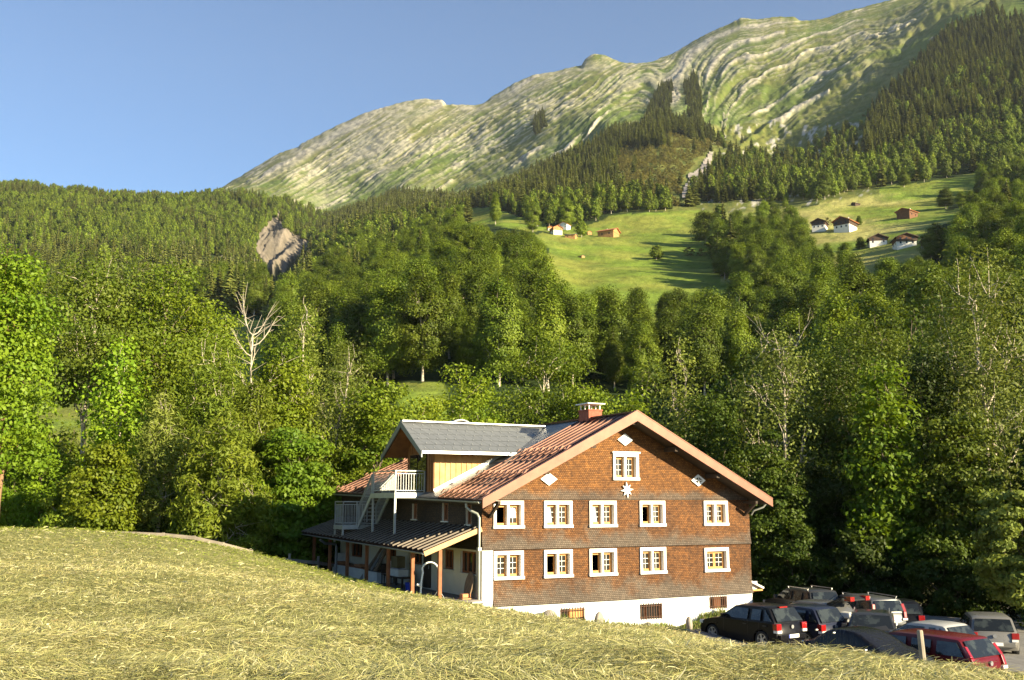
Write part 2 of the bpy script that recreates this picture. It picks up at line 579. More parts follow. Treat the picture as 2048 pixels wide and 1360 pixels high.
# ---- albedo of the far ground
def lerp(a, b_, w_):
    return a * (1 - w_[..., None]) + np.array(b_) * w_[..., None]


def st(x):
    return np.clip(x, 0, 1)


n_big, n_mid, n_sml = fbm(TX / 160, TY / 160, 4), fbm(TX / 35, TY / 35, 4), fbm(TPX / 10, TP / 7, 4)
colr = np.ones(TP.shape + (3,)) * np.array((.030, .050, .014))                       # forest floor
MEADOWS = [[(1045, 472), (1085, 466), (1150, 452), (1240, 432), (1330, 425), (1400, 415), (1500, 412), (1560, 470), (1620, 520), (1640, 570), (1560, 600), (1490, 660), (1100, 680), (1070, 600), (1090, 545), (1100, 500), (1060, 482)],
           [(905, 425), (960, 418), (1010, 422), (1090, 446), (1100, 462), (1040, 462), (960, 446)],
           [(1480, 415), (1560, 408), (1620, 408), (1700, 384), (1800, 373), (1900, 356), (1965, 340), (1985, 365), (1900, 404), (1890, 425), (1960, 405), (2060, 402), (2060, 428), (1950, 440), (1880, 460), (1880, 500), (1840, 545), (1640, 590), (1610, 500), (1580, 470), (1530, 450), (1480, 475), (1440, 445)],
           [(795, 765), (890, 760), (900, 850), (790, 850)],
           [(385, 520), (440, 515), (450, 560), (390, 560)], [(-400, 640), (540, 640), (520, 760), (460, 1200), (-400, 1200)]]
mead = np.zeros(TP.shape, bool)
for pl in MEADOWS:
    mead |= inpoly(TPX + 14 * fbm(TPX / 40, TP / 25, 3), TP + 8 * fbm(TPX / 40 + 7, TP / 25, 3), pl)
mow = st((fbm(TX / 70 + 4, TY / 45, 3) * 5 + .35)) * (TPX > 1440)
mc = lerp(np.ones(TP.shape + (3,)) * np.array((.205, .225, .045)), (.150, .215, .030), st(n_mid * 4 + .5))
mc = lerp(mc, (.36, .33, .12), mow * .8)
mc = lerp(mc, (.115, .165, .03), st(fbm(TX / 9, TY / 22, 3) * 6 - .5) * .55)
mc = mc * (1 + .55 * fbm(TX / 3.2, TY / 6, 3) + .5 * fbm(TX / 18, TY / 14 + 5, 3))[..., None]
mc = lerp(mc, (.085, .12, .028), st(fbm(TX / 5 + 9, TY / 8, 4) * 9 - 2.0) * .7)
colr = np.where(mead[..., None], mc, colr)
# mountain grass and rock
gm = lerp(np.ones(TP.shape + (3,)) * np.array((.098, .130, .028)), (.170, .175, .055), st(n_sml * 2.2 + .5))
gm = lerp(gm, (.105, .150, .034), st(n_big * 4 + .30 + (1 - near_ridge) * 0 + (5.45 - S2) * 1.0))
gm = lerp(gm, (.22, .20, .09), st((S2 - 5.5) * 1.3) * st((1250 - TPX) / 500) * .6)
gm = lerp(gm, (.075, .105, .028), st(fbm(TPX / 7, TP / 5, 3) * 7 - 1.0) * .55)       # dwarf shrubs
rk = lerp(np.ones(TP.shape + (3,)) * np.array((.50, .455, .36)), (.25, .235, .205), st(fbm(TPX / 6, TP / 4, 3) * 4 + .35))
mt = gm * (1 - rock[..., None]) + rk * rock[..., None]
open_m = st((S2 - 4.78 + .12 * n_sml) / .12)
colr = colr * (1 - open_m[..., None]) + mt * open_m[..., None]
shr = inpoly(TPX, TP, [(1240, 300), (1330, 270), (1420, 250), (1500, 240), (1740, 235), (1760, 390), (1480, 420), (1400, 420), (1240, 430)])
scar = st(fbm(TPX / 9 + TP / 22, TP / 10, 4) * 8 - .9) * shr * (TPX > 1400)
colr = np.where(shr[..., None], lerp(lerp(np.ones(TP.shape + (3,)) * np.array((.10, .125, .03)), (.16, .17, .045), st(n_sml * 4 + .5)), (.40, .385, .34), scar), colr)
cc = lerp(np.ones(TP.shape + (3,)) * np.array((.235, .20, .16)), (.15, .13, .105), st(fbm(TPX / 5 + TP / 9, TP / 16, 4) * 4 + .4))
colr = np.where(cl[..., None], cc, colr)
colr = np.concatenate([colr] + [colr[-1:]] * 3, 0)

m, t, b = new_mat('far_ground')
at_ = nd(t, 'Attribute', attribute_name='alb').outputs['Color']
pos = nd(t, 'NewGeometry').outputs['Position']
n = noise(t, pos, .05, 6, .65)
c = mixc(t, .55, at_, mixc(t, ramp(t, n, [(.3, 0.), (.7, 1.)]), (.55, .58, .55), (1.35, 1.32, 1.25)), 'MULTIPLY')
t.links.new(at_, c.node.inputs[6])
t.links.new(c, b.inputs['Base Color'])
b.inputs['Roughness'].default_value = .95
b.inputs['Specular IOR Level'].default_value = .1
bump(t, b, noise(t, pos, .12, 6, .7), .55, 4.0)

nr, nc = TX2.shape
ii = (np.arange(nr - 1)[:, None] * nc + np.arange(nc - 1)[None]).ravel()
q = np.c_[ii, ii + 1, ii + nc + 1, ii + nc]
V = np.c_[TX2.ravel(), TY2.ravel(), TZ2.ravel()]
A = {'alb': colr.reshape(-1, 3)}
rsplit = int(np.searchsorted(s_rows, 4.0))
is_low = ii < rsplit * nc
tag(link('hillside', sub_mesh('hillside', V, q[is_low], MATS['far_ground'], A)), kind='structure')
tag(link('mountain', sub_mesh('mountain', V, q[~is_low], MATS['far_ground'], A)), kind='structure')

# gravel and old snow in the gully above the meadow: its own sheet a metre above the slope
SNOW = [(1420, 308), (1424, 318), (1412, 338), (1416, 350), (1400, 370), (1384, 388), (1370, 404), (1362, 402), (1366, 380), (1378, 362), (1374, 350), (1392, 342), (1405, 325)]
G0 = (slice(0, nr - 3), slice(0, nc))
inS = inpoly(TPX + 4 * fbm(TPX / 8, TP / 8, 3), TP + 4 * fbm(TPX / 8 + 5, TP / 8, 3), SNOW)
qs = q[inS.ravel()[ii.clip(max=inS.size - 1)] & (ii < inS.size)]
Vs = V + np.array([0, -1.0, 1.2])
pm('old_snow', (.44, .39, .34), .8, .15, .08, .4, col2=(.28, .24, .20))
tag(link('snow_patch', sub_mesh('snow_patch', Vs, qs, MATS['old_snow'])), kind='structure')

TX, TY, TZ = TX2[:-3], TY2[:-3], TZ2[:-3]


def far_point(px, py):
    """the point of the far ground that is seen at (px, py), nearest first"""
    j = int(round((px + 700) / 3))
    c_ = pix(TX[:, j], TY[:, j], TZ[:, j])[1]
    k = np.nonzero(c_ <= py)[0]
    k = k[k > 4]
    i = int(k[0]) if len(k) else len(c_) - 1
    return float(TX[i, j]), float(TY[i, j]), float(TZ[i, j])
# ================================================================== TREES
def leaf_mat(name, dark, light, trans=.35, young=None):
    m, t, b = new_mat(name)
    ti = nd(t, 'Attribute', attribute_name='tint').outputs['Fac']
    ob = nd(t, 'ObjectInfo').outputs['Random']
    c = mixc(t, ti, dark, light)
    c = mixc(t, ramp(t, ob, [(0., 0.), (1., 1.)]), c, mixc(t, .75, c, (1.10, 1.0, .8), 'MULTIPLY'))
    h = nd(t, 'HueSaturation')
    t.links.new(c, h.inputs['Color'])
    t.links.new(mathn(t, 'ADD', mathn(t, 'MULTIPLY', mathn(t, 'FRACT', mathn(t, 'MULTIPLY', ob, 7.3)), .75), .64), h.inputs['Value'])
    c = h.outputs[0]
    t.links.new(c, b.inputs['Base Color'])
    b.inputs['Roughness'].default_value = .55
    b.inputs['Specular IOR Level'].default_value = .25
    tr = nd(t, 'BsdfTranslucent')
    t.links.new(mixc(t, 1.0, c, (1.15, 1.1, .55), 'MULTIPLY'), tr.inputs[0])
    mx = nd(t, 'MixShader')
    mx.inputs[0].default_value = trans
    t.links.new(b.outputs[0], mx.inputs[1])
    t.links.new(tr.outputs[0], mx.inputs[2])
    t.links.new(mx.outputs[0], t.nodes['Material Output'].inputs[0])
    return m


LM = leaf_mat('maple_leaf', (0.079, 0.140, 0.010), (0.198, 0.250, 0.016))
leaf_mat('fresh_leaf', (0.082, 0.168, 0.011), (0.200, 0.295, 0.017))
leaf_mat('ash_leaf', (0.103, 0.165, 0.015), (0.217, 0.268, 0.029))
leaf_mat('birch_leaf', (0.098, 0.140, 0.024), (0.192, 0.228, 0.048))
leaf_mat('dark_leaf', (0.028, 0.056, 0.006), (0.076, 0.110, 0.011))  # leaf colour darkened to stand for the shade in the wood
leaf_mat('wood_leaf', (0.062, 0.112, 0.009), (0.168, 0.220, 0.018), .2)
leaf_mat('needle', (.026, .042, .016), (.062, .078, .024), .08)
leaf_mat('shrub_leaf', (0.099, 0.104, 0.022), (0.191, 0.171, 0.039), .25)
leaf_mat('far_needle', (0.066, 0.092, 0.020), (0.165, 0.182, 0.040), .12)
pm('bark', (.20, .155, .11), .9, .35, 3, .5)
pm('pale_bark', (.46, .40, .31), .85, .3, 2.5, .4)
pm('dead_wood', (.44, .38, .30), .8, .2, 2, .3)
pm('orange_bark', (.22, .13, .07), .9, .3, 3, .5)


def tubes_np(paths, n=6):
    """many tapered tubes at once: paths = list of (points k x 3, radii k)"""
    vs, qs, o = [], [], 0
    for P, r in paths:
        P = np.asarray(P, float)
        k = len(P)
        d = np.gradient(P, axis=0)
        d /= np.linalg.norm(d, axis=1, keepdims=True) + 1e-9
        ref = np.where(np.abs(d[:, 2:3]) > .9, np.array([[1., 0, 0]]), np.array([[0, 0, 1.]]))
        s = np.cross(d, ref)
        s /= np.linalg.norm(s, axis=1, keepdims=True) + 1e-9
        u = np.cross(d, s)
        a = np.arange(n) * 2 * math.pi / n
        ring = P[:, None] + (s[:, None] * np.cos(a)[None, :, None] + u[:, None] * np.sin(a)[None, :, None]) * np.asarray(r)[:, None, None]
        vs.append(ring.reshape(-1, 3))
        i = (np.arange(k - 1)[:, None] * n + np.arange(n)[None]).ravel()
        j = (np.arange(k - 1)[:, None] * n + (np.arange(n)[None] + 1) % n).ravel()
        qs.append(np.c_[i, j, j + n, i + n] + o)
        o += k * n
    return np.concatenate(vs), np.concatenate(qs)


def leaves_np(C, rad, per, size, rg, flat=.6, aspect=.62, droop=0., up=.25, mid=None, outw=0., shell=0.):
    """leaf-sized quads spread through clumps (centre C, radius rad)"""
    k = len(C)
    idx = np.repeat(np.arange(k), per)
    n = len(idx)
    d = rg.normal(size=(n, 3))
    d /= np.linalg.norm(d, axis=1, keepdims=True)
    r = rad[idx] * (shell + (1.05 - shell) * rg.rand(n) ** .45)
    p = C[idx] + d * r[:, None] * np.array([1, 1, flat])
    p[:, 2] -= droop * (r / rad[idx]) ** 2 * rad[idx]
    nn = d * .55 + np.array([0, 0, up]) + rg.normal(size=(n, 3)) * .55
    if mid is not None:
        o_ = p - mid
        o_ /= np.linalg.norm(o_, axis=1, keepdims=True) + 1e-9
        nn = nn * (1 - .5 * outw) + o_ * outw
    nn /= np.linalg.norm(nn, axis=1, keepdims=True)
    t_ = np.cross(nn, rg.normal(size=(n, 3)))
    t_ /= np.linalg.norm(t_, axis=1, keepdims=True) + 1e-9
    b_ = np.cross(nn, t_)
    s = size * (.65 + .7 * rg.rand(n))[:, None]
    V = np.stack([p - t_ * s * .5, p + b_ * s * .5 * aspect, p + t_ * s * .5, p - b_ * s * .5 * aspect], 1).reshape(-1, 3)
    Q = np.arange(n * 4).reshape(-1, 4)
    ct = rg.rand(k)
    ct0 = ct
    tint = np.clip(.55 * ct[idx] + .45 * rg.rand(n) + .0, 0, 1)
    return V, Q, np.repeat(tint, 4)


def profile(kind, h):
    """crown radius (0..1) at relative height h of the crown"""
    if kind == 'round':
        return np.sqrt(np.clip(1 - ((h - .42) / .60) ** 2, 0, 1))
    if kind == 'egg':
        return np.sqrt(np.clip(1 - ((h - .34) / .68) ** 2, 0, 1)) * (1 - .15 * h)
    if kind == 'slender':
        return np.clip(np.sqrt(np.clip(h * 4, 0, 1)) * (1.04 - h) ** .7, 0, 1)
    return np.sqrt(np.clip(1 - ((h - .25) / .78) ** 2, 0, 1))          # bush


def make_tree(seed, H, rw, base, kind='egg', ncl=110, per=120, leaf=.27, cl=.105, flat=.6, droop=0., trunk_r=None, lean=0., limbs=16, gap=.25, aspect=.62, forks=1, twig=1.0, outw=.35, core=0.):
    """tapered trunk with limbs and twigs, and a crown of leaf clumps; returns trunk and crown arrays"""
    rg = np.random.RandomState(seed)
    r0 = trunk_r or H * .0115
    zb, zt = base * H, H
    # clumps inside an uneven outline
    ph = rg.rand(6) * 6.28
    C, tries = [], 0
    while len(C) < ncl and tries < ncl * 40:
        tries += 1
        h = rg.rand()
        az = rg.rand() * 6.283
        e = profile(kind, h)
        if rg.rand() > e + .08:
            continue
        irr = 1 + gap * (math.sin(az * 2 + ph[0] + h * 4) * .5 + math.sin(az * 3 + ph[1] - h * 6) * .35 + math.sin(az * 5 + ph[2] + h * 11) * .3)
        rr = e * irr * (rg.rand() ** .42)
        c = np.array([math.cos(az) * rr * rw, math.sin(az) * rr * rw, zb + h * (zt - zb) * (.93 + .05 * math.sin(az * 2 + ph[3]))])
        c[0] += lean * c[2]
        if all(((c - q) ** 2).sum() > (cl * H * .55) ** 2 for q in C[-60:]):
            C.append(c)
    C = np.array(C)
    # trunk(s)
    paths = []
    k = 9
    tz = np.linspace(0, zb + .80 * (zt - zb), k)
    wx, wy = rg.normal(size=k).cumsum() * .012 * H * .6, rg.normal(size=k).cumsum() * .012 * H * .6
    wx -= wx[0]
    wy -= wy[0]
    T = np.c_[wx + lean * tz, wy, tz]
    rad = r0 * (1 - .88 * (tz / tz[-1])) * np.where(np.arange(k) == 0, 1.35, 1)
    paths.append((T, rad))
    # limbs: clumps grouped by sector; a limb to each group's middle, a twig to each clump
    fk = np.arctan2(C[:, 1], C[:, 0])
    order = np.argsort(C[:, 2])
    groups = {}
    for i in order:
        key = (int((C[i, 2] - zb) / (zt - zb) * (limbs / 4)), int((fk[i] + math.pi) / 6.2832 * 4 + .5 * int((C[i, 2] - zb) / (zt - zb) * (limbs / 4))))
        groups.setdefault(key, []).append(i)
    for g in groups.values():
        mid = C[g].mean(0)
        rr = np.hypot(*mid[:2])
        z0 = max(mid[2] - (.55 + .5 * rg.rand()) * rr - .06 * H, base * H * .75)
        j = min(np.searchsorted(tz, z0), k - 1)
        p0 = np.array([np.interp(z0, tz, T[:, 0]), np.interp(z0, tz, T[:, 1]), min(z0, tz[-1])])
        rb = np.interp(z0, tz, rad) * .62
        u = np.linspace(0, 1, 6)[:, None]
        bend = np.array([0, 0, .10 * H * .5]) * (u * (1 - u)) * (-1 if droop < 0 else 1)
        L = p0 + (mid - p0) * u + bend + rg.normal(size=(6, 3)) * .008 * H * u
        paths.append((L, np.maximum(rb * (1 - .8 * u[:, 0]), r0 * .06)))
        for i in g:
            s = L[3 + rg.randint(3)]
            v = np.linspace(0, 1, 4)[:, None]
            Q_ = s + (C[i] + np.array([0, 0, .02 * H]) - s) * v + rg.normal(size=(4, 3)) * .006 * H * v
            paths.append((Q_, np.maximum(r0 * .13 * (1 - .75 * v[:, 0]), r0 * .03) * twig))
    tv, tq = tubes_np(paths)
    rads = cl * H * (.65 + .7 * rg.rand(len(C)))
    lv, lq, tint = leaves_np(C, rads, per, leaf, rg, flat, aspect, droop, mid=np.array([0, 0, zb + .40 * (zt - zb)]), outw=outw, shell=.5 if core else 0.)
    if core:
        # every clump has a leafy heart, so that the sky does not shine through its middle
        u_ = np.array([(math.cos(a) * math.cos(e), math.sin(a) * math.cos(e), math.sin(e)) for e in (-1.57, -.6, .35, 1.57) for a in np.arange(6) * 1.047])
        hq = np.array([(r_ * 6 + j, r_ * 6 + (j + 1) % 6, r_ * 6 + 6 + (j + 1) % 6, r_ * 6 + 6 + j) for r_ in range(3) for j in range(6)])
        k_ = len(C)
        hv = C[:, None] + u_[None] * (rads * core)[:, None, None] * (.75 + .5 * rg.rand(k_, 24, 1)) * np.array([1, 1, flat])
        lq = np.r_[lq, (np.arange(k_)[:, None, None] * 24 + hq[None]).reshape(-1, 4) + len(lv)]
        lv = np.r_[lv, hv.reshape(-1, 3)]
        tint = np.r_[tint, np.repeat(rg.rand(k_), 24)]
    return tv, tq, lv, lq, tint


def make_spruce(seed, H, levels=24, br=9, w=.16):
    rg = np.random.RandomState(seed)
    vs, qs, tint, o = [], [], [], 0
    R0 = H * w
    for i in range(levels):
        h = (i + .3 * rg.rand()) / levels
        z = H * (.10 + .88 * h)
        L = R0 * (1 - h) ** .85 * (1.0 + .25 * rg.rand()) + .02 * H
        for j in range(br):
            if rg.rand() < .12:
                continue
            a = 6.283 * (j + rg.rand()) / br
            l = L * (.6 + .5 * rg.rand())
            dx, dy = math.cos(a), math.sin(a)
            wd = l * .34 + .008 * H
            dr = l * (.30 + .25 * rg.rand())
            zz = z + H * .02 * rg.normal()
            # a drooping frond of two quads, its edges hanging
            m_ = np.array([dx * l * .55, dy * l * .55, zz - dr * .35])
            e_ = np.array([dx * l, dy * l, zz - dr * .8])
            sx = np.array([-dy, dx, 0]) * wd
            hang = np.array([0, 0, -wd * .55])
            b0 = np.array([0, 0, zz + .02 * H])
            vs += [b0 - sx * .15, b0 + sx * .15, m_ + sx + hang, m_ + hang * 0, m_ - sx + hang, e_]
            qs += [(o, o + 3, o + 2, o + 1) if 0 else (o + 1, o + 2, o + 3, o), (o, o + 3, o + 4, o), (o + 2, o + 5, o + 3, o + 3), (o + 3, o + 5, o + 4, o + 4)]
            tint += [rg.rand()] * 6
            o += 6
    qs = [tuple(dict.fromkeys(q_)) for q_ in qs]
    quads = [q_ for q_ in qs if len(q_) == 4]
    tris = [q_ for q_ in qs if len(q_) == 3]
    v = np.array(vs)
    # trunk
    tv, tq = tubes_np([(np.array([[0, 0, 0], [0, 0, H * .5], [0, 0, H]]), np.array([H * .014, H * .008, H * .002]))], 5)
    nv = len(v)
    V_ = np.r_[v, tv]
    quads = np.r_[np.array(quads), tq + nv]
    mi = [0] * (len(quads) - len(tq)) + [1] * len(tq) + [0] * len(tris)
    return V_, quads, np.array(tris), np.r_[np.array(tint), np.full(len(tv), .5)], mi


def whole_tree_mesh(name, parts, leafm, barkm, n_core=0):
    tv, tq, lv, lq, tint = parts
    V_ = np.r_[lv, tv]
    Q_ = np.r_[lq, tq + len(lv)]
    return np_mesh(name, V_, Q_, [MATS[leafm], MATS[barkm]], smooth=False, attrs={'tint': np.r_[tint, np.full(len(tv), .5)]}, mi=[0] * len(lq) + [1] * len(tq), sm_from=len(lq) - n_core)


def near_tree(name, label, cat, px, Y, top, width, kind='egg', leafm='maple_leaf', barkm='bark', base=.3, group=None, seed=0, yaw=0., **kw):
    """one tree of the belt: stands where the ground is seen at column px and distance Y; `top` = row of its tip, `width` = its crown in rows"""
    x, y, _ = at(px, 1003, Y)
    z = float(ground(x, y)) if Y < 103 else float(_)
    zt = float(at(px, top, Y)[2])
    H = zt - z
    rw = width / F * Y * .5 * .88
    P_ = make_tree(seed, H, rw, base, kind, **kw)
    o = thing(name, label, cat, (float(x), float(y), z - .1), yaw, group)
    link('trunk', np_mesh('trunk', P_[0], P_[1], MATS[barkm], smooth=True), o)
    link('crown', np_mesh('crown', P_[2], P_[3], MATS[leafm], smooth=False, attrs={'tint': P_[4]}), o)
    NEAR.append((px, Y, top, width, base))
    return o


NEAR = []
MAPLE = dict(ncl=85, per=290, leaf=.225, cl=.098, flat=.46)
ASH = dict(ncl=150, per=120, leaf=.30, cl=.075, flat=.8, aspect=.28, droop=.5)
BIRCH = dict(ncl=95, per=85, leaf=.20, cl=.075, flat=.9, gap=.35, aspect=.7, twig=1.3)
BUSH = dict(kind='bush', base=.05, ncl=110, per=150, leaf=.20, cl=.12, flat=.6)
nt_ = near_tree
M_, A_, B_ = 'maple_tree', 'ash_tree', 'birch_tree'
# ---- left of the house, along the far edge of the field
nt_(M_, 'tall vivid green tree with orange trunk cut by the left photo edge', 'tree', -8, 53, 478, 185, 'egg', 'fresh_leaf', 'orange_bark', .22, seed=1, **MAPLE)
nt_(M_, 'tall maple with forked bare trunk under a flat yellow-green crown', 'tree', 165, 66, 498, 235, 'round', 'ash_leaf', 'pale_bark', .52, seed=2, lean=-.01, ncl=70, per=280, leaf=.225, cl=.10, flat=.42)
nt_(M_, 'tallest bright green maple with dark forked trunk beside the flat-crowned maple', 'tree', 315, 68, 518, 225, 'egg', 'maple_leaf', 'bark', .42, seed=3, **MAPLE)
nt_(M_, 'green maple crown sloping down towards the bare white dead tree', 'tree', 405, 72, 590, 160, 'egg', 'maple_leaf', 'pale_bark', .3, seed=31, **MAPLE)
nt_(M_, 'small thin-stemmed maple between the two tall maples', 'tree', 222, 62, 672, 120, 'egg', 'fresh_leaf', 'pale_bark', .3, seed=4, ncl=60, per=100, leaf=.28, cl=.1)
nt_(A_, 'feathery olive-green ash tree in front of the dead white tree', 'tree', 420, 60, 640, 200, 'egg', 'ash_leaf', 'pale_bark', .2, seed=5, **ASH)
nt_(B_, 'slim yellowish tree with open crown just right of the dead white tree', 'tree', 596, 76, 588, 110, 'slender', 'birch_leaf', 'pale_bark', .2, seed=6, **BIRCH)
nt_(M_, 'olive-green leafy tree below the slim yellowish tree', 'tree', 560, 66, 668, 150, 'egg', 'maple_leaf', 'pale_bark', .25, seed=7, **MAPLE)
nt_(B_, 'pale grey-green willow with a leaning white trunk', 'tree', 645, 67, 672, 150, 'egg', 'birch_leaf', 'dead_wood', .3, seed=8, lean=.10, ncl=90, per=90, leaf=.24, cl=.09, flat=.8, aspect=.35)
nt_(M_, 'bright maple at the left rear corner of the house', 'tree', 755, 66, 742, 190, 'egg', 'maple_leaf', 'bark', .12, seed=9, **MAPLE)
nt_(M_, 'bright light green low maple behind the field fence', 'tree', 575, 58, 812, 190, 'egg', 'fresh_leaf', 'bark', .1, seed=10, **MAPLE)
nt_(A_, 'feathery tree with pale dry drooping twigs halfway up', 'tree', 318, 58, 770, 130, 'egg', 'birch_leaf', 'dead_wood', .3, seed=11, ncl=90, per=100, leaf=.3, cl=.09, flat=.9, aspect=.22, droop=.9)
nt_(A_, 'low feathery ash tree standing at the start of the wooden rail', 'tree', 440, 55, 800, 210, 'egg', 'ash_leaf', 'pale_bark', .12, seed=12, **ASH)
nt_(A_, 'small olive ash hiding the foot of the white dead tree', 'tree', 500, 59, 735, 120, 'egg', 'ash_leaf', 'pale_bark', .2, seed=51, **ASH)
nt_('leafy_bush', 'dense green thicket at the field edge near the left border', 'bush', 85, 62, 900, 190, leafm='fresh_leaf', seed=13, **BUSH)
nt_('leafy_bush', 'mid green young ash thicket below the flat-crowned maple', 'bush', 205, 55, 880, 140, leafm='maple_leaf', seed=14, **BUSH)
nt_('leafy_bush', 'light green low thicket with thin stems left of the wooden rail', 'bush', 150, 56, 950, 130, leafm='ash_leaf', barkm='pale_bark', seed=15, **BUSH)
nt_('leafy_bush', 'dark green thicket under the tallest maple at the wooden rail', 'bush', 310, 60, 900, 130, leafm='dark_leaf', seed=16, **BUSH)
nt_('leafy_bush', 'fresh green young maple bush behind the middle of the wooden rail', 'bush', 395, 55, 985, 100, leafm='maple_leaf', seed=17, **BUSH)
nt_('leafy_bush', 'bright young maple bush left of the porch end', 'bush', 545, 58, 955, 120, leafm='fresh_leaf', seed=18, **BUSH)
nt_('leafy_bush', 'green bush in front of the rear copper roof corner', 'bush', 660, 66, 880, 150, leafm='maple_leaf', seed=19, **BUSH)
nt_('leafy_bush', 'dark bush in deep shade beyond the porch end', 'bush', 470, 62, 900, 130, leafm='dark_leaf', seed=20, **BUSH)
nt_('leafy_bush', 'shaded bush just behind the short fence by the porch', 'bush', 610, 64, 960, 110, leafm='dark_leaf', seed=22, **BUSH)
# ---- behind the house
nt_(M_, 'round maple rising behind the grey dormer roof', 'tree', 940, 74, 708, 170, 'egg', 'maple_leaf', 'pale_bark', .2, seed=23, **MAPLE)
nt_(M_, 'big round maple behind the chimney', 'tree', 1095, 78, 664, 230, 'round', 'maple_leaf', 'pale_bark', .22, seed=24, ncl=110, per=280, leaf=.225, cl=.092, flat=.55)
nt_(M_, 'lower maple spreading right of the chimney behind the roof ridge', 'tree', 1190, 74, 752, 130, 'egg', 'maple_leaf', 'bark', .15, seed=25, **MAPLE)
nt_(M_, 'low maple just behind the dormer ridge', 'tree', 850, 70, 790, 120, 'egg', 'maple_leaf', 'bark', .15, seed=26, **MAPLE)
nt_(B_, 'pale birch with a thin white stem right of the gable peak', 'tree', 1368, 72, 655, 140, 'slender', 'birch_leaf', 'dead_wood', .22, seed=27, **BIRCH)
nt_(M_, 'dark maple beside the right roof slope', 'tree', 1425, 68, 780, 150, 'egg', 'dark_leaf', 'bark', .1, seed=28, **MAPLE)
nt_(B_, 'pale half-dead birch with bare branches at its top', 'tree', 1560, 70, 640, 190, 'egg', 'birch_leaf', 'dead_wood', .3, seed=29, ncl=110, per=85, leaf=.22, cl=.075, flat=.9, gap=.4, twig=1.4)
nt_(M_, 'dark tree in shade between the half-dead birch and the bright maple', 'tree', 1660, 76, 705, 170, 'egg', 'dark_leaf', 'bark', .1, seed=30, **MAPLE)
nt_(M_, 'tall narrow bright green maple standing behind the parked cars', 'tree', 1775, 60, 700, 190, 'slender', 'fresh_leaf', 'bark', .05, seed=32, ncl=130, per=130, leaf=.30, cl=.08, flat=.55)
nt_(M_, 'broad dull green tree top behind the tall narrow maple', 'tree', 1760, 78, 612, 240, 'egg', 'ash_leaf', 'bark', .2, seed=33, **MAPLE)
nt_(A_, 'tallest pale olive ash with an open crown, at the right border', 'tree', 1985, 66, 472, 290, 'egg', 'birch_leaf', 'pale_bark', .15, seed=34, ncl=190, per=110, leaf=.28, cl=.07, flat=.8, aspect=.45, gap=.35)
nt_(M_, 'olive tree below the tall pale ash, over the silver car', 'tree', 1930, 58, 800, 190, 'egg', 'ash_leaf', 'bark', .1, seed=35, **MAPLE)
nt_(M_, 'sunlit leafy tree hanging over the far right car', 'tree', 2040, 47, 960, 190, 'egg', 'birch_leaf', 'bark', .22, seed=36, **MAPLE)
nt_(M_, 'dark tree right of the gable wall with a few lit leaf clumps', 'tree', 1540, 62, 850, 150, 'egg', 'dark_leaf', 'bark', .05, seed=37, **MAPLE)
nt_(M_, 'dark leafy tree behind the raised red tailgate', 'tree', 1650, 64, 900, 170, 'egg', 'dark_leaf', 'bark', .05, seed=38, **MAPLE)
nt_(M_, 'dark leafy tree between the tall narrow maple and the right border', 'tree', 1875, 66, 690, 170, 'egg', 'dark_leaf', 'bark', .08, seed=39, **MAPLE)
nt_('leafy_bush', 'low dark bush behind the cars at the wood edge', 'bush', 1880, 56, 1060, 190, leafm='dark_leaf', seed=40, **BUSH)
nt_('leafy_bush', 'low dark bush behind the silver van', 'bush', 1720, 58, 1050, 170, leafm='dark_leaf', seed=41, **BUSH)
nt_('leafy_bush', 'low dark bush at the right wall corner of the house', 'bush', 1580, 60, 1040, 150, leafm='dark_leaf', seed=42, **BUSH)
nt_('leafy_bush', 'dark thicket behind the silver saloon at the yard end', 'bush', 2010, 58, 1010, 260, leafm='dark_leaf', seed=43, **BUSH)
nt_('leafy_bush', 'dark thicket at the right border beyond the silver saloon', 'bush', 2110, 50, 1000, 200, leafm='dark_leaf', seed=44, **BUSH)
# ---- unseen trees added past the right border to shade the wood
for i, (x_, y_, h_) in enumerate(((37, 50, 12), (44, 50, 14), (50, 46, 13), (57, 42, 14), (34, 55, 11), (63, 40, 16))):
    p_ = 1024 + x_ / y_ * F
    near_tree('broadleaf_tree', 'unseen broadleaf tree added beyond the yard to shade the wood', 'tree', p_, y_, 1003 - (h_ - 6.5) / y_ * F, 9 / y_ * F, 'egg', 'dark_leaf', 'bark', .1, 'unseen trees added for shade', seed=90 + i, ncl=70, per=90, leaf=.36, cl=.12, flat=.6)
# ---- a second row deeper in the wood, closing the gaps
back = [(60, 84, 830), (130, 88, 850), (250, 86, 860), (480, 86, 850), (540, 90, 820), (690, 88, 750), (800, 86, 790), (1010, 90, 780), (1150, 92, 770), (1260, 84, 770), (1310, 88, 730), (1460, 84, 730),
        (1500, 82, 700), (1610, 88, 690), (1700, 90, 650), (1850, 84, 600), (1920, 90, 570), (2090, 80, 560), (1330, 72, 860), (1480, 74, 850), (1600, 78, 800), (1700, 74, 830), (1830, 74, 800), (2000, 76, 740), (2130, 56, 800), (-120, 60, 520), (-60, 80, 700)]
for i, (px, Y, tp) in enumerate(back):
    lf = px < 1300
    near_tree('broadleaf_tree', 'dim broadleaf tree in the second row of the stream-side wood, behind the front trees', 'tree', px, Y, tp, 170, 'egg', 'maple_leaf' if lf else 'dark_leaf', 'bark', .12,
              'second row of the stream-side wood', seed=60 + i, ncl=80, per=90, leaf=.36, cl=.11, flat=.6)


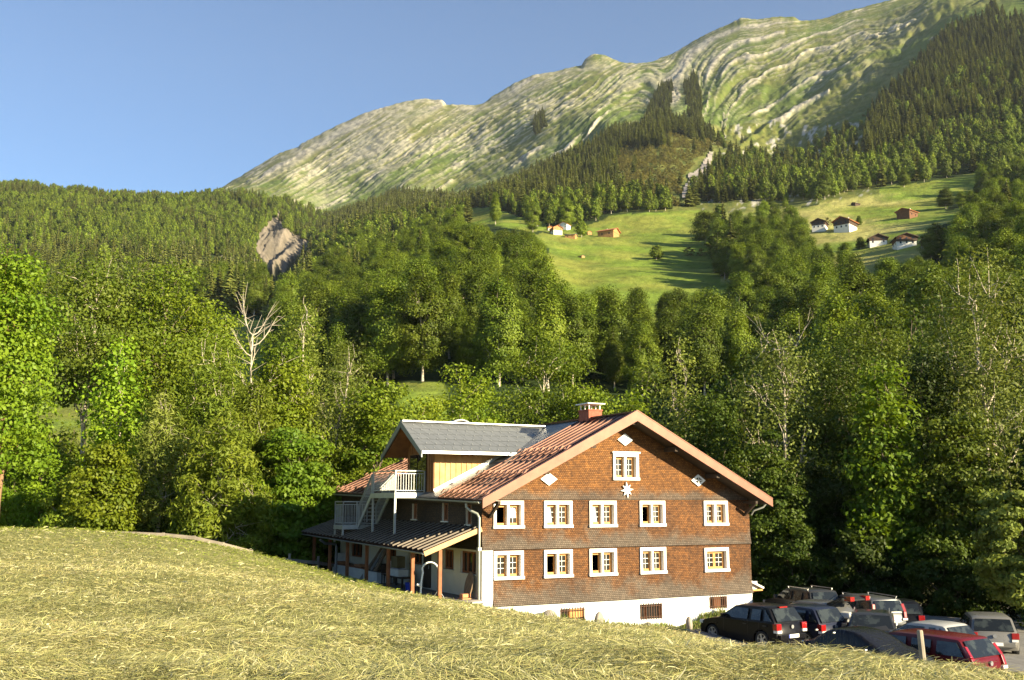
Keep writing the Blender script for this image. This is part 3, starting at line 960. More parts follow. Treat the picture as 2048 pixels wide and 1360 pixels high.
def dead_tree(label, px, Y, top, seed, base_r, hb=.5, spread=.12, n=9):
    x, y, _ = at(px, 1003, Y)
    z = float(ground(x, y))
    H = float(at(px, top, Y)[2]) - z
    rg = np.random.RandomState(seed)
    tk, bs = [], []
    T = np.c_[np.linspace(0, .1, 8) * 1.0 + rg.normal(size=8) * .06, rg.normal(size=8) * .06, np.linspace(0, H * .82, 8)]
    tk.append((T, base_r * np.linspace(1, .45, 8)))
    for i in range(n):
        h = hb + (1 - hb) * .82 * i / n
        p = np.array([np.interp(h * H, T[:, 2], T[:, 0]), np.interp(h * H, T[:, 2], T[:, 1]), min(h, .82) * H])
        a = i * 2.4 + rg.rand()
        L = H * spread * (.6 + .9 * rg.rand())
        q = []
        for u in np.linspace(0, 1, 6):
            q.append(p + np.array([math.cos(a) * L * u ** .8, math.sin(a) * L * .6 * u ** .8, L * 1.25 * u ** 1.4]) + rg.normal(size=3) * .05 * u)
        q = np.array(q)
        bs.append((q, base_r * .42 * np.linspace(1, .22, 6)))
        for s in (1, 2, 2, 3, 3, 4, 4, 5):
            d = rg.normal(size=3) * .5 + np.array([math.cos(a) * .5, math.sin(a) * .3, .7])
            bs.append((np.array([q[s] + d * L * .5 * u for u in np.linspace(0, 1, 4)]), base_r * .17 * np.linspace(1, .3, 4)))
    o = thing('dead_tree', label, 'dead tree', (float(x), float(y), z - .1))
    link('trunk', np_mesh('trunk', *tubes_np(tk, 8), MATS['dead_wood']), o)
    link('branches', np_mesh('branches', *tubes_np(bs, 5), MATS['dead_wood']), o)
    return o


dead_tree('bare white dead tree with forked top standing among the green trees', 490, 64, 566, 5, .105, .60, .085)
dead_tree('thin bare dead top poking out beside the half-dead birch', 1578, 74, 604, 9, .075, .62, .075, 8)

# ---- meshes for trees farther off
WOOD = [whole_tree_mesh('wood_tree', make_tree(200 + i, 20, r_, .16, k_, ncl=110, per=80, leaf=.44, cl=.085, flat=.85, limbs=8, gap=.34, outw=.8, core=.5), 'wood_leaf', 'pale_bark', 110 * 18)
        for i, (r_, k_) in enumerate([(4.2, 'egg'), (3.7, 'egg'), (4.6, 'round'), (3.4, 'slender'), (4.0, 'round')])]
WOODN = [whole_tree_mesh('wood_tree', make_tree(210 + i, 20, r_, .16, k_, ncl=95, per=300, leaf=.36, cl=.09, flat=.7, limbs=10, gap=.34, outw=.7), 'wood_leaf', 'pale_bark')
         for i, (r_, k_) in enumerate([(3.9, 'egg'), (3.4, 'egg'), (4.3, 'round'), (3.2, 'egg'), (3.9, 'round'), (3.0, 'slender')])]
SHRUB = [whole_tree_mesh('shrub', make_tree(230 + i, 5, 2.6, .05, 'bush', ncl=26, per=22, leaf=.55, cl=.15, flat=.7, limbs=4), 'shrub_leaf', 'bark') for i in range(2)]
SPR = []
for i, (w_, lv_) in enumerate([(.20, 22), (.165, 24), (.23, 20), (.185, 22)]):
    v_, q_, t3, ti, mi = make_spruce(240 + i, 25, lv_, 9, w_)
    SPR.append(np_mesh('spruce', v_, q_, [MATS['far_needle'], MATS['pale_bark']], smooth=False, attrs={'tint': ti}, tris=t3, mi=mi))

# ================================================================== SCATTER on the far ground
rg = np.random.RandomState(11)
a_ = np.stack([TX, TY], -1)
d1, d2 = a_[1:, :-1] - a_[:-1, :-1], a_[:-1, 1:] - a_[:-1, :-1]
area = np.abs(d1[..., 0] * d2[..., 1] - d1[..., 1] * d2[..., 0])
cp, cs = TPX[:-1, :-1], S2[:-1, :-1]
cpy = pix(TX[:-1, :-1], TY[:-1, :-1], TZ[:-1, :-1])[1]
mead_c = mead[:-1, :-1]
noi = fbm(TX[:-1, :-1] / 60, TY[:-1, :-1] / 60, 3)
dens = np.zeros(cp.shape)                       # trees per square metre
pcon = np.zeros(cp.shape)                       # share of spruces
FR = [(1985, 8), (1960, 40), (1895, 62), (1850, 110), (1800, 165), (1745, 235), (1722, 330), (1760, 420), (2420, 420), (2420, -100), (2060, -20), (2058, 40), (2010, 44)]
STRIPS = [[(1255, 300), (1295, 225), (1318, 178), (1345, 165), (1338, 230), (1325, 300)], [(1366, 165), (1388, 150), (1402, 195), (1400, 245), (1378, 245)], [(1060, 245), (1082, 228), (1092, 258), (1070, 275)]]
inFR = inpoly(cp, cpy, FR)
d_ = np.where((cs > .9) & (cs <= 4), 1 / 62., 0)
pc = np.where(cp < 620, np.clip((cs - 2.2) / 1.6 + noi * 1.2, .1, .8), np.clip(.0 + noi * .5 + .2 * (cs > 3.4) * (cp < 980), 0, .4))
hi = (cs > 4) & (cs <= 5.03)
d_ = np.where(hi, 1 / 85., d_)
pc = np.where((TY[:-1, :-1] < 430), 0, pc)
pc = np.where(hi & (cp < 640), np.clip(.30 + noi * 2.4 + .35 * (cs > 4.75), .04, .95), pc)
pc = np.where(hi & (cp >= 640) & (cp < 1440), np.clip(.25 + (cs - 4.1) * 2.6 + noi * 1.5, .08, .97), pc)
shz = hi & (cp > 1420) & (cp < 1740)
d_ = np.where(shz, np.where(cs < 4.38, 1 / 55., np.clip(.004 + noi * .035, 0, .014) * np.clip((5.05 - cs) / .4, 0, 1)), d_)
pc = np.where(shz, np.clip(.25 + noi, .05, .7), pc)
d_ = np.where(hi & (cp >= 1740), 1 / 80., d_)
pc = np.where(hi & (cp >= 1740), np.clip((cs - 4.15) * 3 + noi, .08, 1), pc)
# bare shrubby slope beside the gully
shb = inpoly(cp, cpy, [(1245, 300), (1300, 285), (1340, 270), (1420, 285), (1415, 330), (1360, 400), (1375, 425), (1250, 400), (1225, 340)])
pc = np.where(shb, .04, pc)
d_ = np.where(shb, 1 / 90., d_)
d_ = np.where(inFR, 1 / 85., np.where((cs > 5.03), 0, d_))
d_ = np.where((cs > 4.75) & (cp > 1740) & ~inFR, 0, d_)
pc = np.where(inFR & (cs > 4.35), np.clip(.95 + noi, .6, 1), pc)
for pl in STRIPS:
    g = inpoly(cp, cpy, pl)
    d_ = np.where(g, 1 / 70., d_)
    pc = np.where(g, 1, pc)
snow_c = inpoly(cp, cpy, [(1428, 300), (1434, 320), (1420, 360), (1372, 412), (1354, 408), (1360, 370), (1370, 345), (1400, 315)])
cl_c = inpoly(cp, cpy, [(515, 478), (533, 448), (560, 440), (583, 472), (600, 482), (624, 486), (632, 500), (612, 530), (585, 575), (550, 600), (522, 575), (505, 530)])
d_ = np.where((cp < 560) & (cs < 3.05) & (cs > .9), 0, d_)
between = inpoly(cp, cpy, [(1390, 405), (1650, 405), (1655, 485), (1530, 462), (1440, 470), (1425, 520), (1400, 560)])
thick = inpoly(cp, cpy, [(1425, 520), (1445, 475), (1530, 468), (1640, 492), (1652, 550), (1560, 600), (1450, 585)])
d_ = np.where(between | (mead_c & ~thick) | snow_c | cl_c, 0, d_)
d_ = np.where((TY[:-1, :-1] < np.where((cp > 560) & (cp < 1560), 198, 125)), 0, d_)
d_ = np.where((cp < -560) | (cp > 2640), 0, d_)
w_ = (d_ * area).ravel()
N = int(w_.sum())
pick = rg.choice(len(w_), size=int(N * 1.5), p=w_ / w_.sum())
pi_, pj_ = np.unravel_index(pick, d_.shape)
fu, fv = rg.rand(len(pick)), rg.rand(len(pick))


def bil(A):
    return (A[pi_, pj_] * (1 - fu) * (1 - fv) + A[pi_ + 1, pj_] * fu * (1 - fv) + A[pi_, pj_ + 1] * (1 - fu) * fv + A[pi_ + 1, pj_ + 1] * fu * fv)


PX_, PY_, PZ_ = bil(TX), bil(TY), bil(TZ)
con = rg.rand(len(pick)) < pc[pi_, pj_]
sl = S2[pi_, pj_]
shr_t = (shb[pi_, pj_] & ~con) | (shz[pi_, pj_] & (sl > 4.38) & ~con & (rg.rand(len(pick)) < .55))
kind_t = np.where(con, 1, np.where(shr_t, 2, 0))
mind = np.where(kind_t == 1, 6.2, np.where(kind_t == 2, 3.0, 6.6))
mind = mind * np.where(PY_ < 330, 1.05, 1)
keep, cell = [], {}
for i in range(len(pick)):
    kx, ky = int(PX_[i] // 8), int(PY_[i] // 8)
    ok = True
    for ax in (-1, 0, 1):
        for ay in (-1, 0, 1):
            for j in cell.get((kx + ax, ky + ay), ()):
                if (PX_[i] - PX_[j]) ** 2 + (PY_[i] - PY_[j]) ** 2 < (mind[i] * .5 + mind[j] * .5) ** 2:
                    ok = False
                    break
            if not ok:
                break
        if not ok:
            break
    if ok:
        cell.setdefault((kx, ky), []).append(i)
        keep.append(i)
keep = np.array(keep)
PX_, PY_, PZ_, kind_t, sl = PX_[keep], PY_[keep], PZ_[keep], kind_t[keep], sl[keep]
n = len(keep)
sc_ = np.where(kind_t == 1, .62 + .6 * rg.rand(n), np.where(kind_t == 2, .7 + .9 * rg.rand(n), .62 + .68 * rg.rand(n)))
sc_ = sc_ * np.where((kind_t == 1) & (sl > 5.0), .78, 1) * np.where((kind_t == 0) & (sl > 4), .92, 1) * np.where((kind_t == 1) & (sl > 3) & (PX_ < -300), .8, 1)
rz_ = rg.rand(n) * 6.283
Ht = sc_ * np.where(kind_t == 1, 25, np.where(kind_t == 2, 5, 20))
# crowns that would stand in front of the open meadows and their houses are left out
CLEAR = [[(1075, 440), (1240, 425), (1400, 425), (1385, 480), (1420, 530), (1500, 560), (1490, 574), (1128, 576), (1128, 545), (1146, 500), (1085, 474)], [(1615, 430), (1700, 390), (1900, 366), (1965, 350), (1900, 432), (1882, 500), (1840, 508), (1735, 512), (1640, 496)], [(915, 427), (960, 420), (1060, 437), (1088, 452), (1040, 458), (950, 446)], [(522, 470), (535, 448), (560, 440), (583, 472), (622, 486), (600, 512), (575, 542), (548, 552), (530, 530)]]
tpx, tpy = pix(PX_, PY_, PZ_ + Ht)
bad = np.zeros(n, bool)
for k_, dx_ in ((.04, 0), (.25, -.6), (.25, .6), (.45, -.9), (.45, .9), (.6, 0)):
    qx, qy = pix(PX_ + dx_ * sc_ * 4.5, PY_, PZ_ + Ht * (1 - k_))
    for pl in CLEAR:
        bad |= inpoly(qx, qy, pl) & (PY_ < 900)
ok_ = ~bad
PX_, PY_, PZ_, kind_t, sl, sc_, rz_, Ht = [a2[ok_] for a2 in (PX_, PY_, PZ_, kind_t, sl, sc_, rz_, Ht)]
n = len(PX_)
# which trees show most: paint all crowns from far to near into a small picture and count what stays
tpx, tpy = pix(PX_, PY_, PZ_ + Ht)
bpx, bpy_ = pix(PX_, PY_, PZ_ + Ht * .1)
buf = np.full((170, 256), -1, int)
hw = sc_ * np.where(kind_t == 1, 3.2, np.where(kind_t == 2, 2.4, 5.0)) / PY_ * F
for i in np.argsort(-PY_):
    x0, x1 = int((tpx[i] - hw[i]) / 8), int(math.ceil((tpx[i] + hw[i]) / 8))
    y0, y1 = int(tpy[i] / 8), int(math.ceil(bpy_[i] / 8))
    if x1 <= 0 or y1 <= 0 or x0 >= 256 or y0 >= 170:
        continue
    buf[max(y0, 0):y1, max(x0, 0):x1] = i
for px, Y, tp, wd, bs in NEAR:
    buf[int((tp + 40) / 8):, max(int((px - wd * .4) / 8), 0):int((px + wd * .4) / 8)] = -1
cnt = np.bincount(buf[buf >= 0], minlength=n).astype(float)
score = np.where(cnt > 0, hw * (bpy_ - tpy), 0)
indiv = np.zeros(n, bool)
for kk, most in ((0, 225), (1, 290)):
    sel = np.nonzero((kind_t == kk) & (score > 0))[0]
    indiv[sel[np.argsort(-score[sel])[:most]]] = True


def grp(i):
    p, y_ = tpx[i], tpy[i]
    if kind_t[i] == 0:
        if p < 620:
            return 'broadleaf tree in the wood on the hillside below the bare tan cliff', 'broadleaf trees below the cliff'
        if p < 1150:
            return 'rounded broadleaf tree in the wood on the slope between the cliff and the hay meadow', 'broadleaf trees of the slope wood'
        if p < 1640:
            return 'broadleaf tree in the wood along the lower edge of the hamlet meadow', 'broadleaf trees under the hamlet meadow'
        return 'broadleaf tree in the shady wood downhill from the row of chalets', 'broadleaf trees below the chalets'
    if p < 640:
        return 'slim spruce on the wooded hill around the bare tan cliff', 'spruces of the cliff hill'
    if p < 1440:
        return 'slim spruce on the slope between the cliff hill and the gravel gully', 'spruces of the middle slope'
    return 'dark spruce on the steep wooded slope above and around the chalets', 'spruces of the steep slope'


for i in np.nonzero(indiv)[0]:
    lb, g = grp(i)
    if kind_t[i] == 0:
        o = link('broadleaf_tree', WOODN[i % len(WOODN)], None, (PX_[i], PY_[i], PZ_[i] - .5), rz_[i], sc_[i])
    else:
        o = link('spruce_tree', SPR[i % len(SPR)], None, (PX_[i], PY_[i], PZ_[i] - .5), rz_[i], sc_[i])
    tag(o, lb, 'tree', g)


def instancer(name, idx, meshes, label, near=()):
    """the rest of a far wood as one object: a point for every tree, a tree mesh on every point"""
    pm_ = bpy.data.meshes.new(name)
    pm_.vertices.add(len(idx))
    pm_.vertices.foreach_set('co', np.c_[PX_[idx], PY_[idx], PZ_[idx] - .5].astype(np.float32).ravel())
    nb = pm_.attributes.new('far', 'BOOLEAN', 'POINT')
    nb.data.foreach_set('value', (PY_[idx] > (650 if near else 0)))
    for k_, arr in (('rz', rz_[idx]), ('sc', sc_[idx])):
        at2 = pm_.attributes.new(k_, 'FLOAT', 'POINT')
        at2.data.foreach_set('value', arr.astype(np.float32))
    at2 = pm_.attributes.new('pk', 'INT', 'POINT')
    at2.data.foreach_set('value', (np.arange(len(idx)) * 7 % 5 % len(meshes)).astype(np.int32))
    o = bpy.data.objects.new(name, pm_)
    COL.objects.link(o)
    g = bpy.data.node_groups.new(name, 'GeometryNodeTree')
    g.interface.new_socket('Geometry', in_out='INPUT', socket_type='NodeSocketGeometry')
    g.interface.new_socket('Geometry', in_out='OUTPUT', socket_type='NodeSocketGeometry')
    gi, go = g.nodes.new('NodeGroupInput'), g.nodes.new('NodeGroupOutput')
    fin = g.nodes.new('GeometryNodeJoinGeometry')
    g.links.new(fin.outputs[0], go.inputs[0])
    for group_, far_ in ((meshes, True), (near, False)):
      if not group_:
        continue
      ip = g.nodes.new('GeometryNodeInstanceOnPoints')
      jn = g.nodes.new('GeometryNodeJoinGeometry')
      for me in group_:
        src = next((ob for ob in bpy.data.objects if ob.data == me), None)
        if src is None:
            continue
        oi = g.nodes.new('GeometryNodeObjectInfo')
        oi.inputs['Object'].default_value = src
        oi.inputs['As Instance'].default_value = True
        oi.transform_space = 'ORIGINAL'
        g.links.new(oi.outputs['Geometry'], jn.inputs[0])

      def attr(n_, ty):
        a2 = g.nodes.new('GeometryNodeInputNamedAttribute')
        a2.data_type = ty
        a2.inputs['Name'].default_value = n_
        return next(s_ for s_ in a2.outputs if s_.enabled and s_.name == 'Attribute')
      cb = g.nodes.new('ShaderNodeCombineXYZ')
      g.links.new(attr('rz', 'FLOAT'), cb.inputs['Z'])
      er = g.nodes.new('FunctionNodeEulerToRotation')
      g.links.new(cb.outputs[0], er.inputs[0])
      g.links.new(gi.outputs[0], ip.inputs['Points'])
      g.links.new(jn.outputs[0], ip.inputs['Instance'])
      sel = attr('far', 'BOOLEAN')
      if not far_:
        nn_ = g.nodes.new('FunctionNodeBooleanMath')
        nn_.operation = 'NOT'
        g.links.new(sel, nn_.inputs[0])
        sel = nn_.outputs[0]
      g.links.new(sel, ip.inputs['Selection'])
      ip.inputs['Pick Instance'].default_value = True
      g.links.new(attr('pk', 'INT'), ip.inputs['Instance Index'])
      g.links.new(er.outputs[0], ip.inputs['Rotation'])
      g.links.new(attr('sc', 'FLOAT'), ip.inputs['Scale'])
      g.links.new(ip.outputs[0], fin.inputs[0])
    md = o.modifiers.new('trees', 'NODES')
    md.node_group = g
    tag(o, label, 'forest', None, 'stuff')
    return o


# single shrubs and trees on the meadows
lone = [('round lone green tree standing alone in the hamlet meadow', 1313, 520, 32, 'w'), ('dark lone spreading tree on the pasture beside the wood edge', 1893, 418, 44, 'w'), ('pale round tree right of the lone spreading tree', 1925, 415, 34, 'w'),
        ('small round tree below the steep wood at the pasture top', 1808, 376, 36, 'w'), ('round tree right beside the hamlet houses', 1162, 476, 34, 'w'), ('small round tree behind the red-roofed chalet', 1717, 455, 22, 'w'), ('low bush beside the white and dark chalet', 1655, 447, 14, 's'),
        ('tall dark tree clump left of the big meadow thicket', 1412, 492, 72, 'w'), ('dark tree with pale trunk below the gully outlet', 1440, 470, 62, 'w'), ('low dark bush under the tree with pale trunk', 1380, 512, 20, 's'), ('low dark bush beside the thicket at the meadow rim', 1402, 515, 18, 's'),
        ('large round tree of the thicket between the two meadows', 1480, 545, 92, 'w'), ('round left tree of the thicket between the two meadows', 1447, 535, 80, 'w'), ('broad tree in front of the thicket between the two meadows', 1510, 560, 95, 'w'), ('tall round tree between the thicket and the chalets', 1550, 510, 62, 'w'),
        ('tall egg-shaped tree nearest the chalets beside the thicket', 1598, 525, 78, 'w'), ('front tree under the egg-shaped tree by the chalets', 1570, 560, 80, 'w'), ('pale thin shrubby tree below the white chalets', 1655, 530, 45, 'w'), ('second pale shrubby tree below the white chalets', 1690, 532, 45, 'w'), ('small pale tree left of the low white chalet', 1722, 500, 26, 'w'),
        ('round tree at the upper rim of the mown pasture', 1530, 428, 26, 'w'), ('small round tree left of the rim tree on the mown pasture', 1545, 420, 22, 'w'), ('small pale willow at the pasture corner near the gully', 1525, 437, 26, 'w'), ('small bush left of the stone hut on the pasture', 1570, 418, 22, 'w'),
        ('dark tree between the right chalet and the wood', 1875, 520, 70, 'w'), ('round tree in front of the rightmost chalet', 1862, 528, 55, 'w')]
for i, (lb, px, py, hp, k_) in enumerate(lone):
    x, y, z = far_point(px, py)
    H = hp / F * y
    o = link('broadleaf_tree' if k_ == 'w' else 'leafy_bush', (WOODN[i % 6] if i % 4 else WOOD[i % 5]) if k_ == 'w' else SHRUB[i % 2], None, (x, y, z - .3), i * 1.7, tuple(k2 * H / (20 if k_ == 'w' else 5) for k2 in ((1.75, 1.75, 1.05) if k_ == 'w' else (1, 1, 1))))
    tag(o, lb, 'tree' if k_ == 'w' else 'bush')
idx0, idx1, idx2 = [np.nonzero((kind_t == k_) & ~indiv)[0] for k_ in (0, 1, 2)]
print('TREES', n, len(idx0), len(idx1), len(idx2))
instancer('broadleaf_forest', idx0, WOOD, 'far mid-green broadleaf forest covering the slopes behind the single trees', WOODN)
instancer('spruce_forest', idx1, SPR, 'far dark spruce forest on the hill and mountain flanks')
instancer('mountain_scrub', idx2, SHRUB, 'olive-green scrub on the slope beside the gravel gully')
# ================================================================== FARMHOUSE
HAZ = R(62.4)
C0 = Vector((-1.229, 41.5, 0))
EXV, EYV = Vector((math.sin(HAZ), math.cos(HAZ), 0)), Vector((-math.cos(HAZ), math.sin(HAZ), 0))
ZB = -4.2
HROT = R(90) - HAZ


def hl(X, Y, z):
    """house coordinates (along the gable wall, away from it, height from eye level) to world"""
    p = C0 + EXV * X + EYV * Y
    return Vector((p.x, p.y, z))


# ---- materials
def shingle_mat(name, c1, c2, grey, lo, hi, streak=True):
    m, t, b = new_mat(name)
    tc = nd(t, 'TexCoord').outputs['Object']
    sx = nd(t, 'SeparateXYZ')
    t.links.new(tc, sx.inputs[0])
    xy = mathn(t, 'ADD', sx.outputs[0], sx.outputs[1])
    cb = nd(t, 'CombineXYZ')
    t.links.new(xy, cb.inputs[0])
    t.links.new(sx.outputs[2], cb.inputs[1])
    br = nd(t, 'TexBrick', offset=.5)
    br.inputs['Scale'].default_value = 1
    br.inputs['Brick Width'].default_value = .105
    br.inputs['Row Height'].default_value = .075
    br.inputs['Mortar Size'].default_value = .009
    br.inputs['Mortar Smooth'].default_value = .3
    br.inputs['Color1'].default_value = (0, 0, 0, 1)
    br.inputs['Color2'].default_value = (1, 1, 1, 1)
    br.inputs['Mortar'].default_value = (.4, .4, .4, 1)
    t.links.new(cb.outputs[0], br.inputs['Vector'])
    n1 = noise(t, cb.outputs[0], .9, 5, .6)
    n2 = noise(t, cb.outputs[0], 5, 4, .6)
    c = mixc(t, ramp(t, n2, [(.32, 0.), (.68, 1.)]), c1, c2)
    c = mixc(t, ramp(t, br.outputs['Color'], [(.2, 0.), (1., .75)]), c, mixc(t, 1.0, c, (1.75, 1.8, 1.9), 'MULTIPLY'))
    c = mixc(t, ramp(t, noise(t, cb.outputs[0], 22, 2), [(.60, 0.), (.74, .75)]), c, (.56, .31, .12))
    # weathered silver-grey towards the foot of every storey, with a ragged upper limit
    h = nd(t, 'MapRange')
    h.inputs['From Min'].default_value, h.inputs['From Max'].default_value = lo, hi
    h.inputs['To Min'].default_value, h.inputs['To Max'].default_value = 1, 0
    t.links.new(sx.outputs[2], h.inputs[0])
    w = mathn(t, 'ADD', h.outputs[0], mathn(t, 'MULTIPLY', mathn(t, 'SUBTRACT', n1, .5), 1.5))
    w = mathn(t, 'ADD', w, mathn(t, 'MULTIPLY', mathn(t, 'SUBTRACT', n2, .5), .5))
    c = mixc(t, ramp(t, w, [(.50, 0.), (.86, .92)]), c, mixc(t, ramp(t, br.outputs['Color'], [(.0, 0.), (1., 1.)]), grey, tuple(g * 1.6 for g in grey)))
    c = mixc(t, br.outputs['Fac'], c, mixc(t, 1.0, c, (.35, .33, .32), 'MULTIPLY'))
    c = mixc(t, ramp(t, noise(t, cb.outputs[0], .38, 5, .65), [(.42, 0.), (.66, .75)]), c, mixc(t, 1.0, c, (.42, .40, .42), 'MULTIPLY'))
    t.links.new(c, b.inputs['Base Color'])
    b.inputs['Roughness'].default_value = .75
    b.inputs['Specular IOR Level'].default_value = .3
    hgt = mathn(t, 'SUBTRACT', mathn(t, 'MULTIPLY', mathn(t, 'FRACT', mathn(t, 'DIVIDE', sx.outputs[2], -.075)), .6), br.outputs['Fac'])
    bump(t, b, mathn(t, 'ADD', hgt, mathn(t, 'MULTIPLY', br.outputs['Color'], .35)), .6, .02)
    return m


O1, O2, GR = (.062, .024, .007), (.165, .064, .015), (.095, .076, .058)
shingle_mat('shingle_lower', O1, O2, GR, 0.05, 2.1)
shingle_mat('shingle_upper', O1, O2, GR, 2.25, 3.95)
shingle_mat('shingle_gable', (.090, .034, .008), (.212, .086, .018), (.09, .068, .05), 4.30, 5.25)
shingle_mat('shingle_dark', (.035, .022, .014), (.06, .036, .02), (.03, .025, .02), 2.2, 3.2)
pm('white_plaster', (.80, .78, .74), .9, .06, 1.5, .3)
pm('porch_plaster', (.66, .62, .50), .9, .08, 1.2, .3)
pm('white_paint', (.82, .81, .78), .5, .04, 2)
pm('sash_wood', (.50, .225, .05), .5, .2, 6, .1)
pm('larch_board', (.56, .31, .105), .65, .28, 2.2, .15, col2=(.66, .40, .16))
pm('gable_board', (.24, .10, .028), .65, .3, 2.2, .15)
pm('post_wood', (.26, .095, .035), .7, .25, 4, .15)
pm('dark_wood', (.045, .028, .017), .8, .3, 4, .2)
pm('fascia_wood', (.52, .29, .13), .6, .2, 3, .1)
pm('brick_red', (.33, .095, .055), .85, .25, 9, .4)
pm('galvanised', (.42, .43, .42), .42, .12, 5, .05, metal=.55)
pm('tin_pale', (.62, .62, .60), .4, .08, 3, 0, metal=.5)
pm('pipe_grey', (.33, .34, .30), .5, .15, 3, 0, metal=.4)
pm('porch_sheet', (.040, .024, .017), .9, .2, 2, .1, spec=.0)
pm('porch_batten', (.15, .12, .09), .6, .2, 3, .1)
pm('sheet_metal_dark', (.17, .18, .19), .42, .12, 1.5, .05, metal=.3)
pm('bar_iron', (.10, .05, .03), .8, .3, 5)
pm('curtain', (.42, .42, .50), .9, .15, 6)
pm('mustard_pad', (.16, .13, .06), .8, .2, 3)
m, t, b = new_mat('copper')
tc = nd(t, 'TexCoord').outputs['Object']
n = noise(t, tc, 1.1, 6, .6)
c = mixc(t, ramp(t, n, [(.3, 0.), (.72, 1.)]), (.080, .030, .017), (.155, .065, .038))
c = mixc(t, ramp(t, noise(t, tc, 7, 4), [(.5, 0.), (.75, .5)]), c, (.11, .05, .045))
t.links.new(c, b.inputs['Base Color'])
b.inputs['Roughness'].default_value = .42
b.inputs['Metallic'].default_value = .45
bump(t, b, noise(t, tc, 3, 4), .12, .03)
m, t, b = new_mat('barge_copper')
tc = nd(t, 'TexCoord').outputs['Object']
c = mixc(t, ramp(t, noise(t, tc, 2.2, 6, .65), [(.3, 0.), (.72, 1.)]), (.16, .060, .036), (.235, .096, .058))
t.links.new(c, b.inputs['Base Color'])
b.inputs['Roughness'].default_value = .5
b.inputs['Metallic'].default_value = .25


def tile_mat(name, base, light, w_, h_, axis=0):
    """grey metal tiles in offset rows"""
    m, t, b = new_mat(name)
    tc = nd(t, 'TexCoord').outputs['Object']
    sx = nd(t, 'SeparateXYZ')
    t.links.new(tc, sx.inputs[0])
    cb = nd(t, 'CombineXYZ')
    u = mathn(t, 'ADD', sx.outputs[axis], mathn(t, 'MULTIPLY', sx.outputs[2], .9)) if axis == 0 else sx.outputs[1]
    t.links.new(u, cb.inputs[0])
    t.links.new(sx.outputs[2], cb.inputs[1])
    br = nd(t, 'TexBrick', offset=.5)
    br.inputs['Scale'].default_value = 1
    br.inputs['Brick Width'].default_value = w_
    br.inputs['Row Height'].default_value = h_
    br.inputs['Mortar Size'].default_value = .014
    br.inputs['Color1'].default_value = (*base, 1)
    br.inputs['Color2'].default_value = (*light, 1)
    br.inputs['Mortar'].default_value = (base[0] * .45, base[1] * .45, base[2] * .45, 1)
    t.links.new(cb.outputs[0], br.inputs['Vector'])
    c = mixc(t, .35, br.outputs['Color'], ramp(t, noise(t, tc, 2, 5), [(.3, base), (.7, light)]))
    t.links.new(c, b.inputs['Base Color'])
    b.inputs['Roughness'].default_value = .45
    b.inputs['Metallic'].default_value = .3
    bump(t, b, mathn(t, 'SUBTRACT', mathn(t, 'FRACT', mathn(t, 'DIVIDE', sx.outputs[2], -h_)), mathn(t, 'MULTIPLY', br.outputs['Fac'], .8)), .6, .05)
    return m


tile_mat('grey_tile', (.15, .15, .145), (.26, .26, .25), .34, .17, 1)
tile_mat('dormer_plate', (.175, .185, .19), (.205, .215, .22), .46, .27, 0)
m, t, b = new_mat('glass')
b.inputs['Base Color'].default_value = (.020, .019, .018, 1)
b.inputs['Roughness'].default_value = .04
b.inputs['Specular IOR Level'].default_value = .55

house = thing('farmhouse', 'large shingled farmhouse with copper roof, white windows and white basement wall', 'house', (C0.x, C0.y, ZB), HROT)
OFF = (0, 0, -ZB)
RX, RZ = 7.05, 3.87                                # ridge
EL, ER = -.45, 14.55                               # left and right eave


def eave(Y):
    return .07 + .024 * (Y + 1)


def zl(X, Y):
    """top of the left roof slope"""
    e = eave(Y)
    return e + (RZ - e) * (X - EL) / (RX - EL)


def zr_(X):
    return RZ + (.10 - RZ) * (X - RX) / (ER - RX)


# ---- front walls with real window openings
WIN = {}
W2 = [(.51, 1.91), (2.89, 4.27), (5.14, 6.53), (7.76, 9.14), (11.33, 12.72)]
W1 = [(.54, 1.90), (2.88, 4.26), (5.11, 6.50), (7.74, 9.13), (11.29, 12.69)]
for i, (a, b_) in enumerate(W2):
    WIN[('u', i)] = (a, b_, -1.10, .03)
for i, (a, b_) in enumerate(W1):
    WIN[('l', i)] = (a, b_, -3.16 if i < 4 else -3.18, -2.01 if i < 4 else -2.10)
WIN[('g', 0)] = (6.40, 7.75, .93, 2.12)


def opening(w):
    return (w[0] + .12, w[1] - .13, w[2] + .12, w[3] - .15)


def wall(name, mat, x0, x1, z0, ztop, holes, flare, label=None):
    """wall in the plane y=0 that kicks out at its foot; ztop(x) gives its upper edge"""
    xs = sorted({x0, x1, RX} | {v for h in holes for v in h[:2]} | set(np.linspace(x0, x1, 25).tolist()))
    xs = [x for x in xs if x0 <= x <= x1]
    zs = sorted({z0, z0 + .12, z0 + .28, z0 + .5} | {v for h in holes for v in h[2:]})
    mb = MB()
    def yo(z):
        return -flare * max(0, 1 - (z - z0) / .55) ** 1.6
    for xa, xb in zip(xs[:-1], xs[1:]):
        if xb - xa < 1e-5:
            continue
        ta, tb = ztop(xa), ztop(xb)
        lv = [z for z in zs if z < min(ta, tb) - .01]
        for k, za in enumerate(lv):
            last = k == len(lv) - 1
            zc = (ta, tb) if last else (lv[k + 1], lv[k + 1])
            mx, mz = (xa + xb) / 2, (za + min(zc)) / 2
            if any(h[0] < mx < h[1] and h[2] < mz < h[3] for h in holes):
                continue
            mb.add([(xa, yo(za), za), (xb, yo(za), za), (xb, yo(zc[1]), zc[1]), (xa, yo(zc[0]), zc[0])], [(0, 1, 2, 3)])
    # the bottom lip of the flare
    mb.box(x0, x1, -flare, .02, z0 - .03, z0 - .001)
    o = mb.build(name, MATS[mat], house, OFF, recalc=False)
    if label:
        o['label'] = label
    return o


